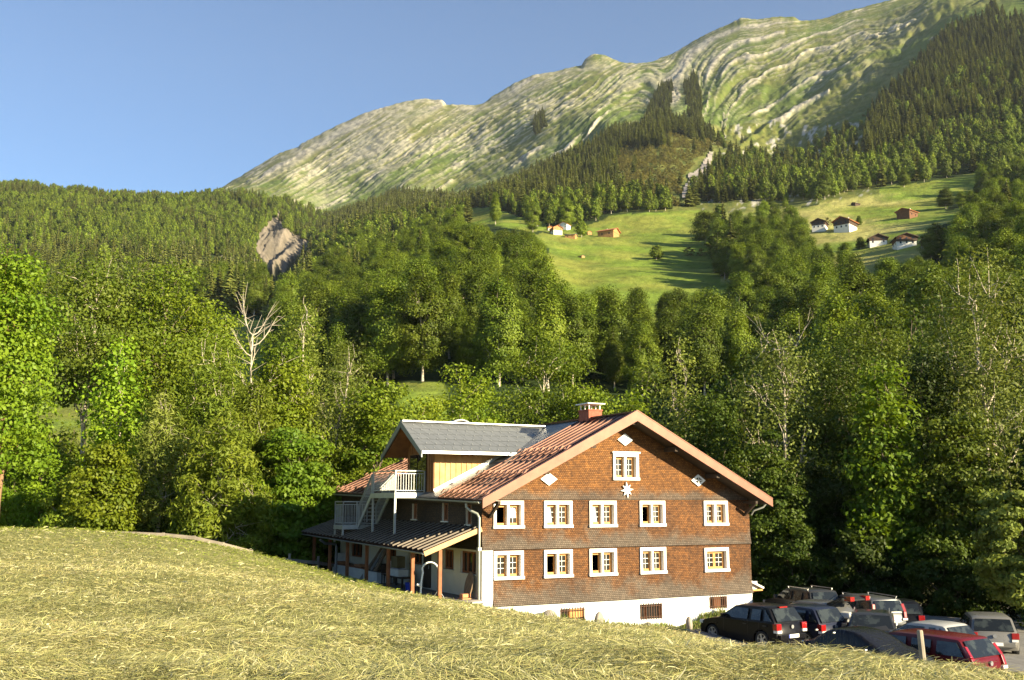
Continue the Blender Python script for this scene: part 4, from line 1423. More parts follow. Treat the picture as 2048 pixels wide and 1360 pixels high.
wall('shingle_wall', 'shingle_lower', .50, 14.05, -4.18, lambda x: -1.955, [opening(WIN[('l', i)]) for i in range(5)], .10, 'ground floor shingle wall, weathered grey along its foot')
wall('shingle_wall', 'shingle_upper', 0, 14.05, -1.93, lambda x: .085, [opening(WIN[('u', i)]) for i in range(5)], .08, 'first floor shingle wall, weathered grey along its foot')
wall('shingle_wall', 'shingle_gable', .02, 14.03, .11, lambda x: (zl(x, 0) if x < RX else zr_(x)) - .22, [opening(WIN[('g', 0)])], .06, 'orange brown shingle wall in the gable')
MB().box(0, .50, -.03, .3, -5.0, -1.97).build('corner_pier', MATS['white_plaster'], house, OFF)
mb = MB()
bwin = [(3.66, 4.87, -4.94, -4.46), (7.70, 8.90, -5.10, -4.46), (11.52, 12.55, -4.82, -4.30)]
xs = [.5] + [v for w in bwin for v in w[:2]] + [14.05]
for i in range(0, len(xs), 2):
    mb.box(xs[i], xs[i + 1], .0, .25, -7, -4.2)
for w in bwin:
    mb.box(w[0], w[1], .001, .25, -7, w[2])
    mb.box(w[0], w[1], .001, .25, w[3], -4.21)
mb.build('base_wall', MATS['white_plaster'], house, OFF)
for i, w in enumerate(bwin):
    bw = MB().box(w[0], w[1], .20, .23, w[2], w[3]).build('basement_window', MATS['glass'], house, OFF)
    mb = MB()
    for k in range(9):
        x = w[0] + (w[1] - w[0]) * (k + .5) / 9
        mb.box(x - .012, x + .012, -.03, -.006, w[2] - .02, w[3] + .06)
    for z in (w[2] + .1, w[3] - .08):
        mb.box(w[0] - .03, w[1] + .03, -.006, .018, z - .012, z + .012)
    mb.build('window_grille', MATS['bar_iron'], bw, OFF)
    mb = MB().box(w[0], w[0] + .06, .10, .199, w[2], w[3]).box(w[1] - .06, w[1], .10, .199, w[2], w[3])
    if i == 0:
        mb.box((w[0] + w[1]) / 2 - .1, w[1] - .061, .11, .199, w[2], w[3])
    elif i == 1:
        mb.box((w[0] + w[1]) / 2 - .22, (w[0] + w[1]) / 2 - .16, .11, .199, w[2], w[3])
    else:
        mb.box(w[0] + .35, w[0] + .75, .11, .199, w[2], w[3])
    mb.build('frame', MATS['sash_wood' if i == 0 else 'post_wood'], bw, OFF)
# other walls
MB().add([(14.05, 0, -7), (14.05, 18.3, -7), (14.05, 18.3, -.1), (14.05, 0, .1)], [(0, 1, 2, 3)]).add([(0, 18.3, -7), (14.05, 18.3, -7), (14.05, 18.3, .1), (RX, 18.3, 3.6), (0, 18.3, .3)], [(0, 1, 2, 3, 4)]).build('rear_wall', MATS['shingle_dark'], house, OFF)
UW = [(1.0, 1.55, -.95, -.10), (3.40, 4.05, -.85, -.06), (7.0, 7.6, -.82, -.10)]
PW = [(.55, 2.05, -2.96, -2.05), (2.78, 3.84, -2.90, -2.06), (6.3, 7.93, -2.89, -2.25), (9.6, 10.86, -2.91, -2.2), (14.6, 16.5, -2.96, -2.13)]


def side_wall(name, mat, y0, y1, z0, z1f, holes):
    ys = sorted({y0, y1} | {v for h in holes for v in h[:2]})
    zs = sorted({z0} | {v for h in holes for v in h[2:]})
    mb = MB()
    for ya, yb in zip(ys[:-1], ys[1:]):
        for k, za in enumerate(zs):
            zc = (z1f(ya), z1f(yb)) if k == len(zs) - 1 else (zs[k + 1], zs[k + 1])
            my, mz = (ya + yb) / 2, (za + min(zc)) / 2
            if any(h[0] < my < h[1] and h[2] < mz < h[3] for h in holes):
                continue
            mb.add([(0, ya, za), (0, yb, za), (0, yb, zc[1]), (0, ya, zc[0])], [(0, 3, 2, 1)])
    return mb.build(name, MATS[mat], house, OFF, recalc=False)


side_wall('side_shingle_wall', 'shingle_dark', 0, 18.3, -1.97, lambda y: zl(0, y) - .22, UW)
side_wall('side_plaster_wall', 'porch_plaster', .02, 18.3, -5, lambda y: -1.972, PW)


# ---- windows
def front_window(key, left='shut'):
    x0, x1, z0, z1 = WIN[key]
    a, b_, c, d = opening(WIN[key])
    w = MB()
    P = -.075                                   # casing stands proud of the shingles
    w.box(x0, a, P, .0, c, d).box(b_, x1, P, .0, c, d).box(x0, x1, P, .0, d, z1).box(x0 - .02, x1 + .03, P - .03, .0, z0, c)
    w.box(a - .04, a, .001, .21, c, d).box(b_, b_ + .04, .001, .21, c, d).box(a - .04, b_ + .04, .001, .21, d, d + .04).box(a - .04, b_ + .04, .001, .21, c - .04, c)
    if key[0] == 'g':
        w.box(x0 - .06, x1 + .07, P - .05, .0, z1 + .001, z1 + .07)
    mid = (a + b_) / 2
    if key != ('l', 4):
        w.box(mid - .05, mid + .05, -.03, .13, c + .001, d - .001)
    wo = w.build('window', MATS['white_paint'], house, OFF)
    halves = [(a + .002, mid - (.052 if key != ('l', 4) else .003)), (mid + (.052 if key != ('l', 4) else .003), b_ - .002)]
    for k, (p, q) in enumerate(halves):
        fw = .092
        s = MB()
        s.box(p, q, .13, .18, c + .002, c + fw + .01).box(p, q, .13, .18, d - fw - .02, d - .002)
        s.box(p, p + fw * (.6 if k else 1), .13, .18, c + fw + .011, d - fw - .021).box(q - fw * (1.25 if k else .8), q, .13, .18, c + fw + .011, d - fw - .021)
        gp, gq = p + fw * (.6 if k else 1), q - fw * (1.25 if k else .8)
        gc, gd = c + fw + .011, d - fw - .021
        so = s.build('sash', MATS['sash_wood'], wo, OFF)
        if k == 0 and left == 'open':
            # this half stands open: its casement is swung into the room
            f2 = MB()
            f2.box(p + .004, p + .045, .19, .62, c + .02, c + .08).box(p + .004, p + .045, .19, .62, d - .08, d - .02).box(p + .004, p + .045, .57, .62, c + .081, d - .081).box(p + .004, p + .045, .19, .25, c + .081, d - .081)
            f2.build('open_casement', MATS['sash_wood'], wo, OFF)
            continue
        g = MB().box(gp, gq, .158, .164, gc, gd)
        g.build('pane', MATS['glass'], wo, OFF)
        mt = MB().box((gp + gq) / 2 - .008, (gp + gq) / 2 + .008, .140, .157, gc, gd)
        for r in (1, 2):
            z = gc + (gd - gc) * r / 3
            mt.box(gp, gq, .143, .1565, z - .009, z + .009)
        mt.build('muntin', MATS['white_paint'], wo, OFF)
        if k == 0 and left == 'curtain':
            cv = MB()
            cv.add([(gp, .137, gc), (gq - .07, .137, gc), (gq - .16, .137, gd), (gp, .137, gd)], [(0, 1, 2, 3)])
            cv.build('curtain', MATS['curtain'], wo, OFF, recalc=False)
        if key == ('u', 0) and k == 1:
            MB().add([(gp + .02, .138, gd - .42), (gq - .02, .138, gd - .40), (gq - .06, .138, gd - .06), (gp + .02, .138, gd - .02)], [(0, 1, 2, 3)]).build('paper_sheet', MATS['white_paint'], wo, OFF, recalc=False)
    return wo


OPEN = {('u', 0): 'open', ('u', 3): 'open', ('l', 1): 'open', ('l', 2): 'open', ('u', 1): 'curtain', ('u', 2): 'curtain'}
LW = {('u', 0): 'white-cased window with open left half and a white sheet behind the right panes', ('u', 1): None}
for k_ in WIN:
    front_window(k_, OPEN.get(k_, 'shut'))


def side_window(w, depth=.16, bars=1):
    y0, y1, z0, z1 = w
    o = MB().box(depth, depth + .02, y0, y1, z0, z1).build('side_window', MATS['glass'], house, OFF)
    f = MB()
    f.box(depth - .07, depth - .002, y0, y0 + .08, z0, z1).box(depth - .07, depth - .002, y1 - .08, y1, z0, z1).box(depth - .07, depth - .002, y0 + .081, y1 - .081, z1 - .08, z1).box(depth - .07, depth - .002, y0 + .081, y1 - .081, z0, z0 + .08)
    n_ = 2 if y1 - y0 > 1 else 1
    for k in range(1, n_ + 1):
        y = y0 + (y1 - y0) * k / (n_ + 1)
        f.box(depth - .06, depth - .003, y - .045, y + .045, z0 + .081, z1 - .081)
    f.build('frame', MATS['post_wood'], o, OFF)
    MB().box(0, depth + .02, y0 - .03, y0, z0, z1).box(0, depth + .02, y1, y1 + .03, z0, z1).box(-.06, depth + .02, y0 - .05, y1 + .05, z0 - .05, z0 - .001).build('reveal', MATS['porch_plaster'], o, OFF)


for w in UW + PW:
    side_window(w)
dr = MB().box(-.03, -.002, 5.2, 6.05, -3.85, -2.25).build('side_door', MATS['dark_wood'], house, OFF)
MB().tube([(-.06, 5.35, -3.0), (-.06, 5.35, -2.85)], .02).build('handle', MATS['galvanised'], dr, OFF)

# ---- gable ornaments
st_ = []
for k in range(16):
    a = math.pi * k / 8 + .1
    r = (.36 if k % 4 == 0 else .30) if k % 2 == 0 else .14
    st_.append((7.08 + math.cos(a) * r * .95, .50 + math.sin(a) * r * 1.05))
MB().prism(st_, 'y', -.11, -.045).build('star_ornament', MATS['white_paint'], house, OFF)
for i, (cx_, cz_) in enumerate(((7.05, 2.72), (3.13, .94), (11.06, .96))):
    a, h = .41, .27
    D = [(cx_ - a, cz_), (cx_, cz_ - h), (cx_ + a, cz_), (cx_, cz_ + h)]
    o = MB().prism(D, 'y', -.07, -.004).build('diamond_vent', MATS['white_paint'], house, OFF)
    k = .62
    if i:
        D2 = [(cx_ + (x - cx_) * k, cz_ + (z - cz_) * k) for x, z in D]
        p = MB().prism(D2, 'y', -.074, -.0715).build('pane' if i == 2 else 'slatted_panel', MATS['glass' if i == 2 else 'curtain'], o, OFF)
        mb = MB().box(cx_ - .016, cx_ + .016, -.085, -.0745, cz_ - h * k, cz_ + h * k).box(cx_ - a * k, cx_ + a * k, -.085, -.0746, cz_ - .014, cz_ + .014)
        mb.build('muntin', MATS['white_paint'], o, OFF)

# ---- roof
Y0, Y1 = -1.0, 18.6
roof = MB()
DK = .20
roof.slab((EL + .04, Y0 + .05, zl(EL + .04, Y0) - .075), (EL + .04, Y1, zl(EL + .04, Y1) - .075), (RX, Y1, RZ - .075), (RX, Y0 + .05, RZ - .075), DK)
roof.slab((RX + .001, Y0 + .05, RZ - .075), (RX + .001, Y1, RZ - .075), (ER - .04, Y1, zr_(ER - .04) - .075), (ER - .04, Y0 + .05, zr_(ER - .04) - .075), DK)
roof_o = roof.build('roof', MATS['dark_wood'], house, OFF)


def rs(Ya, Yb, mat, name, seam=None, th=.06, x0=EL, x1=RX):
    mb = MB()
    mb.slab((x0, Ya, zl(x0, Ya)), (x0, Yb, zl(x0, Yb)), (x1, Yb, zl(x1, Yb)), (x1, Ya, zl(x1, Ya)), th)
    if seam:
        k = max(1, round((Yb - Ya) / seam))
        for i in range(k + 1):
            Y = Ya + .04 + (Yb - Ya - .08) * i / k
            mb.bar((x0 + .02, Y, zl(x0 + .02, Y) + .018), (x1 - .05, Y, zl(x1 - .05, Y) + .018), .05, .045)
            for X in (x0 + .30, 1.55, 3.6):     # snow hooks astride the seams
                for d in (-.17, .0, .17):
                    if Ya <= Y + d <= Yb:
                        z = zl(X, Y + d)
                        mb.prism([(X - .14, z + .01), (X + .12, z + .13), (X + .02, z + .13)], 'y', Y + d - .05, Y + d + .05) if d else mb.prism([(X - .16, z + .05), (X + .1, z + .22), (X - .02, z + .22)], 'y', Y - .06, Y + .06)
    return mb.build(name, MATS[mat], roof_o, OFF)


rs(Y0 + .02, 3.55, 'copper', 'copper_sheet', .60)
rs(3.555, 9.4, 'grey_tile', 'tile_field')
rs(9.405, Y1, 'copper', 'copper_sheet', .85)
mb = MB()
mb.slab((RX + .002, Y0 + .02, RZ), (RX + .002, Y1, RZ), (ER, Y1, zr_(ER)), (ER, Y0 + .02, zr_(ER)), .06)
mb.build('copper_sheet', MATS['copper'], roof_o, OFF)
mb = MB().bar((RX, Y0 + .02, RZ + .03), (RX, 3.5, RZ + .03), .22, .07).bar((RX, 3.51, RZ + .02), (RX, Y1, RZ + .02), .26, .08)
mb.build('ridge_cap', MATS['copper'], roof_o, OFF)
# copper-clad barge boards along both verges
BH = .40
for s in (0, 1):
    a = (EL - .03, zl(EL - .03, Y0) + .04) if s == 0 else (ER + .03, zr_(ER + .03) + .04)
    bb = MB().prism([a, (RX, RZ + .06), (RX, RZ + .06 - BH - .04), (a[0], a[1] - BH * .92)], 'y', Y0 - .06, Y0 + .015)
    bb.prism([(a[0], a[1]), (RX, RZ + .06), (RX, RZ + .10), (a[0], a[1] + .035)], 'y', Y0 - .075, Y0 + .16)
    bb.build('barge_board', MATS['barge_copper'], roof_o, OFF)
# purlin ends under the overhang
for X in (2.6, 4.9, RX, 9.3, 11.6):
    z = (zl(X, 0) if X <= RX else zr_(X)) - .30
    MB().box(X - .11, X + .11, -.85, -.002, z - .22, z - .02).build('purlin', MATS['dark_wood'], roof_o, OFF)
for X, d in ((.35, 1), (13.75, -1)):
    MB().bar((X, -.85, -.05), (X, -.02, -.62), .10, .12).box(X - .06, X + .06, -.9, .0, -.10, .02).build('bracket', MATS['dark_wood'], roof_o, OFF)


def gutter(p, q, r=.07):
    g = MB()
    p, q = Vector(p), Vector(q)
    d = (q - p).normalized()
    s = Vector((-d.y, d.x, 0)).normalized()
    n_ = 7
    vs = []
    for e in (p, q):
        for k in range(n_):
            a = math.pi + math.pi * k / (n_ - 1)
            vs.append(e + s * math.cos(a) * r + Vector((0, 0, math.sin(a) * r)))
        for k in range(n_ - 1, -1, -1):
            a = math.pi + math.pi * k / (n_ - 1)
            vs.append(e + s * math.cos(a) * r * .8 + Vector((0, 0, math.sin(a) * r * .8)))
    m_ = 2 * n_
    return g.add(vs, [tuple(range(m_))[::-1], tuple(range(m_, 2 * m_))] + [(i, (i + 1) % m_, m_ + (i + 1) % m_, m_ + i) for i in range(m_)])


gutter((EL - .10, Y0 + .1, eave(0) - .10), (EL - .10, Y1, eave(Y1) - .10)).build('gutter', MATS['pipe_grey'], roof_o, OFF)
gutter((ER + .10, Y0 + .1, .0), (ER + .10, Y1, .0)).build('gutter', MATS['pipe_grey'], roof_o, OFF)
MB().tube([(EL - .1, .35, -.08), (EL - .1, .35, -.22), (EL + .02, .25, -.36), (-.20, .02, -.50), (-.14, -.04, -.66), (-.14, -.04, -2.1), (-.14, -.04, -4.1)], .055, 10).box(-.22, -.06, -.12, .04, -1.98, -1.84).build('downpipe', MATS['pipe_grey'], house, OFF, smooth=40)
MB().tube([(ER + .1, -.5, -.10), (ER + .02, -.4, -.26), (14.2, -.15, -.42), (14.15, -.02, -.62)], .05, 10).build('downpipe', MATS['pipe_grey'], house, OFF, smooth=40)

# ---- chimneys
ch = MB().box(6.82, 7.55, 2.6, 3.5, 3.3, 4.29).box(6.79, 7.58, 2.57, 3.53, 4.23, 4.30).build('chimney', MATS['brick_red'], house, OFF)
mb = MB()
for X in (6.89, 7.48):
    for Y in (2.68, 3.05, 3.42):
        mb.box(X - .025, X + .025, Y - .025, Y + .025, 4.301, 4.54)
mb.box(6.70, 7.67, 2.48, 3.62, 4.541, 4.59)
mb.build('chimney_cap', MATS['white_plaster'], ch, OFF)
c2 = MB().box(5.3, 6.0, 14.6, 15.4, 2.6, 4.45).build('chimney', MATS['sheet_metal_dark'], house, OFF)
mb = MB()
vs, fs = [], []
for k in range(9):
    a = math.pi * (.08 + .84 * k / 8)
    for Y in (14.35, 15.65):
        vs += [(5.65 - .62 * math.cos(a), Y, 4.42 + .36 * math.sin(a)), (5.65 - .56 * math.cos(a), Y, 4.40 + .31 * math.sin(a))]
for k in range(8):
    b_ = k * 4
    fs += [(b_, b_ + 2, b_ + 6, b_ + 4), (b_ + 1, b_ + 5, b_ + 7, b_ + 3), (b_, b_ + 4, b_ + 5, b_ + 1), (b_ + 2, b_ + 3, b_ + 7, b_ + 6)]
mb.add([(a_, b_, c_ - .16) for a_, b_, c_ in vs], fs).build('arched_hood', MATS['sheet_metal_dark'], c2, OFF)

# ---- dormer
DY0, DY1, DYM, DRZ, DEZ = 4.06, 9.14, 6.60, 3.70, 2.22
sl_ = (DRZ - DEZ) / (DYM - DY0)
dorm = MB()
GY0, GY1 = 5.0, 8.2
gtop = DRZ - .22
dorm.add([(0, GY0, .25), (0, GY1, .3), (0, GY1, gtop - (GY1 - DYM) * sl_), (0, DYM, gtop), (0, GY0, gtop - (DYM - GY0) * sl_)], [(0, 4, 3, 2, 1)])
dorm_o = dorm.build('dormer', MATS['gable_board'], house, OFF, recalc=False)
mb = MB()
for k in range(13):
    Y = GY0 + .02 + k * .26
    zt = gtop - abs(Y - DYM) * sl_ - .02
    if 5.75 < Y < 8.0:
        mb.box(-.035, -.002, Y - .03, Y + .03, 2.25, zt)
    else:
        mb.box(-.035, -.002, Y - .03, Y + .03, .3, zt)
mb.build('batten', MATS['gable_board'], dorm_o, OFF)
ck_top = gtop - (DYM - GY0) * sl_
xe = EL + (ck_top - eave(GY0)) / ((RZ - eave(GY0)) / (RX - EL))
ck = MB().add([(0, GY0, zl(0, GY0) - .1), (xe + .2, GY0, ck_top + .0), (0, GY0, ck_top)], [(0, 1, 2)]).add([(0, GY1, zl(0, GY1) - .1), (xe + .2, GY1, ck_top), (0, GY1, ck_top)], [(0, 2, 1)])
ck.build('board_cheek', MATS['larch_board'], dorm_o, OFF, recalc=False)
mb = MB()
x = .03
while x < xe - .05:
    zb_ = zl(x, GY0) + .03
    mb.box(x - .022, x + .022, GY0 - .030, GY0 - .002, zb_, ck_top)
    x += .27
mb.build('batten', MATS['larch_board'], dorm_o, OFF)
mb = MB().bar((-.02, GY0 - .03, zl(-.02, GY0) + .05), (xe - .2, GY0 - .03, zl(xe - .2, GY0) + .05), .05, .16)
mb.build('flashing', MATS['tin_pale'], dorm_o, OFF)


def xm(z, Y):
    return EL + (z - eave(Y)) / ((RZ - eave(Y)) / (RX - EL))


dr_ = MB()
for sgn, Ye in ((-1, DY0), (1, DY1)):
    dr_.slab((-1, Ye, DEZ), (xm(DEZ, Ye) + .25, Ye, DEZ), (xm(DRZ, DYM) + .2, DYM, DRZ), (-1, DYM, DRZ), .05)
for i in range(6):
    v_ = .1 + i * .155
    for k in range(16):
        X = -.75 + k * .46 + (i % 2) * .23
        Y = DY0 + (DYM - DY0) * v_
        z = DEZ + (DRZ - DEZ) * v_
        if X < xm(z, Y) - .15:
            dr_.prism([(Y - .04, z + .0), (Y + .03, z + .06), (Y + .03, z + .015)], 'x', X - .022, X + .022, 1)
dro = dr_.build('dormer_roof', [MATS['dormer_plate'], MATS['galvanised']], dorm_o, OFF)
mb = MB()
for sgn, Ye in ((-1, DY0), (1, DY1)):
    mb.slab((-.93, Ye - sgn * .1, DEZ - .055 + .058), (xm(DEZ, Ye) - .3, Ye - sgn * .1, DEZ - .055 + .058), (xm(DRZ, DYM) - .4, DYM, DRZ - .055), (-.93, DYM, DRZ - .055), .13)
mb.build('roof_boards', MATS['gable_board'], dorm_o, OFF)
MB().bar((-1.02, DYM, DRZ + .035), (xm(DRZ, DYM) - .05, DYM, DRZ + .035), .34, .06).build('ridge_cap', MATS['tin_pale'], dorm_o, OFF)
MB().box(-1.03, xm(DEZ, DY0) + .25, DY0 - .10, DY0 + .03, DEZ - .11, DEZ + .015).build('eave_gutter', MATS['tin_pale'], dorm_o, OFF)
for sgn, Ye in ((-1, DY0 - .06), (1, DY1 + .06)):
    MB().prism([(Ye, DEZ - .02), (DYM, DRZ + .05), (DYM, DRZ - .26), (Ye, DEZ - .28)], 'x', -1.06, -1.002).build('barge_board', MATS['sheet_metal_dark'], dorm_o, OFF)
for i, (y0, y1) in enumerate(((5.85, 6.85), (6.95, 7.85))):
    d_ = MB().box(-.05, -.02, y0, y1, .42, 2.18).build('glazed_door', MATS['glass'], dorm_o, OFF)
# ---- balcony and outside stair of galvanised steel
bal = MB().box(-1.55, -.05, 5.9, 9.0, .33, .40).box(-1.55, -.05, 5.88, 5.94, .16, .329).box(-1.57, -1.51, 5.941, 9.0, .16, .329).box(-1.55, -.4, 8.95, 9.0, .161, .328)
bal_o = bal.build('balcony', MATS['galvanised'], house, OFF)
mb = MB()
for X, Y, z0 in ((-1.5, 5.97, -1.55), (-1.5, 8.9, -1.5)):
    mb.box(X - .045, X + .045, Y - .045, Y + .045, z0, .16)
mb.build('support_post', MATS['galvanised'], bal_o, OFF)


def railing(pts, parent, h=1.0, step=.125, post_ends=True):
    """steel railing along a polyline of floor points"""
    mb = MB()
    for p, q in zip(pts[:-1], pts[1:]):
        p, q = Vector(p), Vector(q)
        up = Vector((0, 0, 1))
        mb.bar(p + up * h, q + up * h, .05, .05)
        mb.bar(p + up * (h - .13), q + up * (h - .13), .03, .03)
        mb.bar(p + up * .10, q + up * .10, .03, .03)
        L = Vector((q.x - p.x, q.y - p.y, 0)).length
        n_ = max(2, int(L / step))
        for k in range(n_ + 1):
            r = p + (q - p) * (k / n_)
            w_ = .05 if k in (0, n_) else .018
            mb.box(r.x - w_ / 2, r.x + w_ / 2, r.y - w_ / 2, r.y + w_ / 2, r.z + (0 if k in (0, n_) else .1), r.z + h - (0 if k in (0, n_) else .13))
    return mb.build('railing', MATS['galvanised'], parent, OFF)


railing([(-.08, 5.95, .40), (-1.5, 5.95, .40)], bal_o)
railing([(-1.5, 6.0, .40), (-1.5, 8.9, .40)], bal_o)
# the flight goes on along the wall, down to a landing on the porch roof
FZ0, FZ1, FY0, FY1 = .36, -1.18, 9.0, 10.9
stair = MB()
for X in (-1.53, -.62):
    stair.bar((X, FY0, FZ0 - .06), (X, FY1, FZ1 - .04), .05, .20)
stair_o = stair.build('staircase', MATS['galvanised'], house, OFF)
for k in range(8):
    u = (k + .5) / 8
    MB().box(-1.5, -.65, FY0 + (FY1 - FY0) * u - .12, FY0 + (FY1 - FY0) * u + .12, FZ0 + (FZ1 - FZ0) * u - .02, FZ0 + (FZ1 - FZ0) * u + .015).build('tread', MATS['galvanised'], stair_o, OFF)
MB().box(-2.35, -.55, 10.9, 12.3, -1.36, -1.16).box(-2.33, -2.25, 10.95, 11.03, -2.0, -1.361).box(-2.33, -2.25, 12.2, 12.28, -2.0, -1.361).box(-.65, -.57, 12.2, 12.28, -1.9, -1.361).build('landing', MATS['galvanised'], stair_o, OFF)
railing([(-1.53, FY0, FZ0), (-1.53, FY1, FZ1)], stair_o, .95)
railing([(-.62, FY0, FZ0), (-.62, FY1, FZ1)], stair_o, .95)
railing([(-1.6, 10.95, -1.16), (-2.3, 10.95, -1.16), (-2.3, 12.25, -1.16), (-.6, 12.25, -1.16)], stair_o, 1.15)

# ---- porch along the side wall
def pz(X, Y):
    u = X / -2.5
    return (-1.02 + .012 * Y) + u * (-.93 + .004 * Y)


PY0, PY1 = .05, 17.7
pr = MB().slab((0, PY0, pz(0, PY0)), (0, PY1, pz(0, PY1)), (-2.5, PY1, pz(-2.5, PY1)), (-2.5, PY0, pz(-2.5, PY0)), .07)
pr.slab((0, PY0 + .1, pz(0, PY0) - .072), (0, PY1 - .1, pz(0, PY1) - .072), (-2.4, PY1 - .1, pz(-2.4, PY1) - .072), (-2.4, PY0 + .1, pz(-2.4, PY0) - .072), .08)
porch = pr.build('porch_roof', MATS['porch_sheet'], house, OFF)
mb = MB()
k = 0
while PY0 + .25 + k * .56 < PY1:
    Y = PY0 + .25 + k * .56
    mb.bar((-.05, Y, pz(-.05, Y) + .03), (-2.47, Y, pz(-2.47, Y) + .03), .06, .06)
    k += 1
mb.build('batten', MATS['porch_batten'], porch, OFF)
MB().bar((.0, PY0 - .03, pz(0, PY0) - .09), (-2.52, PY0 - .03, pz(-2.52, PY0) - .09), .05, .20).build('fascia', MATS['fascia_wood'], porch, OFF)
gutter((-2.57, PY0 - .05, pz(-2.5, PY0) - .06), (-2.57, PY1, pz(-2.5, PY1) - .06), .06).build('gutter', MATS['sheet_metal_dark'], porch, OFF)
MB().box(-1.87, -1.73, PY0 + .1, PY1 - .1, pz(-1.8, 8) - .34, pz(-1.8, 8) - .21).build('beam', MATS['dark_wood'], porch, OFF)
for i in range(7):
    Y = .12 + 2.88 * i
    MB().box(-1.87, -1.73, Y - .07, Y + .07, -4.1, pz(-1.8, 8) - .342).build('porch_post', MATS['post_wood'], house, OFF)
MB().tube([(-2.5, 14.0, -1.95), (-2.2, 14.1, -2.15), (-1.6, 14.2, -2.2), (-1.55, 14.2, -2.35), (-1.55, 14.2, -4.1)], .07, 10).build('downpipe', MATS['sheet_metal_dark'], house, OFF, smooth=40)
pm('paving', (.17, .15, .135), .9, .2, 2, .3)
ter = MB().box(-2.5, -.002, -.1, 18.5, -4.6, -3.90).build('terrace', MATS['paving'], None)
ter.location, ter.rotation_euler = (C0.x, C0.y, 0), (0, 0, HROT)
tag(ter, kind='structure')
# small lean-to roof at the right wall
ln = MB().slab((14.06, .4, -3.55), (14.06, 3.0, -3.55), (15.15, 3.0, -4.02), (15.15, .4, -4.02), .09).box(14.06, 14.9, .6, .68, -4.15, -3.75)
ln.build('lean_to', MATS['tin_pale'], house, OFF)
MB().box(14.07, 14.6, .9, 2.6, -4.3, -3.8).bar((14.08, .5, -4.15), (15.1, .5, -4.15), .08, .08).build('lean_to_frame', MATS['sash_wood'], house, OFF)


# ================================================================== THINGS ON THE PORCH
def hthing(name, label, cat, X, Y, z, rz=0.0, group=None):
    p = hl(X, Y, z)
    return thing(name, label, cat, p, HROT + rz, group)


pm('masonry_white', (.66, .66, .63), .8, .1, 4)
pm('blue_plastic', (.03, .06, .42), .4, .1, 4)
pm('old_wood', (.20, .14, .09), .85, .3, 5, .2)
pm('grey_board', (.22, .21, .20), .7, .2, 3)
pm('clay', (.50, .22, .10), .8, .2, 6)
b1 = hthing('wall_bench', 'long low white bench with a wooden top against the porch wall', 'bench', -.45, 14.6, -3.9)
MB().box(-.35, .40, -2.6, 2.6, 0, .52).build('base', MATS['masonry_white'], b1)
MB().box(-.38, .42, -2.7, 2.7, .521, .57).build('seat', MATS['post_wood'], b1)
MB().box(-.2, .40, 2.0, 2.65, .571, 1.1).build('side_box', MATS['masonry_white'], b1)
for i, (Y, lb) in enumerate(((16.3, 'orange cushion at the far end of the white porch bench'), (13.2, 'orange cushion at the near end of the white porch bench'))):
    tag(link('cushion', MB().box(-.25, .2, -.5, .5, 0, .12).build('cushion', MATS['clay'], None, bevel=.04).data, None, hl(-.5, Y, -3.33), HROT), lb, 'cushion') if 0 else None
    c_ = MB().box(-.25, .2, -.5, .5, 0, .12).build('cushion', MATS['clay'], None, bevel=.04)
    c_.location, c_.rotation_euler = hl(-.5, Y, -3.33), (0, 0, HROT)
    tag(c_, lb, 'cushion')
bb = hthing('storage_box', 'white box holding upright boards on the porch', 'box', -.55, 10.6, -3.9)
MB().box(-.42, .42, -1.0, 1.0, 0, .50).build('body', MATS['masonry_white'], bb)
MB().box(-.30, .36, -.95, .95, .501, .53).build('lining', MATS['dark_wood'], bb)
for i, (Y, w_, m_, lb) in enumerate(((10.2, .30, 'old_wood', 'brown plank leaning upright nearest the porch chair'), (10.6, .22, 'grey_board', 'narrow grey plank leaning between two brown ones'), (11.0, .26, 'old_wood', 'brown plank leaning at the far side of the white box'), (11.7, .75, 'grey_board', 'wide grey board leaning behind the white box'))):
    p = MB().bar((-.35 - .05 * i, 0, 0), (.30, .10, 1.05), .05, w_, up=(0, 1, 0)).build('plank', MATS[m_], None)
    p.location, p.rotation_euler = hl(-.5, Y, -3.36 if i < 3 else -3.9), (0, 0, HROT)
    tag(p, lb, 'plank')
tb = hthing('garden_bench', 'dark wooden bench standing on the porch floor by the blue bucket', 'bench', -.75, 7.2, -3.9)
MB().box(-.28, .28, -1.1, 1.1, .42, .48).build('seat', MATS['dark_wood'], tb)
for x in (-.22, .22):
    for y in (-.95, .95):
        MB().box(x - .04, x + .04, y - .04, y + .04, 0, .419).build('leg', MATS['dark_wood'], tb)
cr = hthing('white_crate', 'white crate resting on the dark porch bench', 'crate', -.75, 7.3, -3.41)
MB().box(-.24, .24, -.62, .62, 0, .30).box(-.26, .26, -.64, .64, .27, .31).build('body', MATS['masonry_white'], cr)
MB().box(-.18, .18, -.5, .5, .312, .34).build('contents', MATS['curtain'], cr)
ct = hthing('cardboard_box', 'brown carton standing on the white crate', 'box', -.62, 7.7, -3.06)
MB().box(-.2, .2, -.38, .38, 0, .52).build('body', MATS['mustard_pad'], ct)
MB().box(-.205, .205, -.02, .02, .1, .525).build('tape', MATS['old_wood'], ct)
ca = hthing('folding_chair', 'dark chair between the dark bench and the planks', 'chair', -.7, 9.0, -3.9)
MB().box(-.2, .2, -.2, .2, .43, .47).build('seat', MATS['dark_wood'], ca)
MB().box(-.2, .2, .17, .21, .48, .95).build('backrest', MATS['dark_wood'], ca)
for x in (-.17, .17):
    for y in (-.17, .17):
        MB().box(x - .02, x + .02, y - .02, y + .02, 0, .429).build('leg', MATS['dark_wood'], ca)
bk_ = hthing('bucket', 'blue plastic bucket on the porch beside a wooden post', 'bucket', -1.15, 5.0, -3.9)
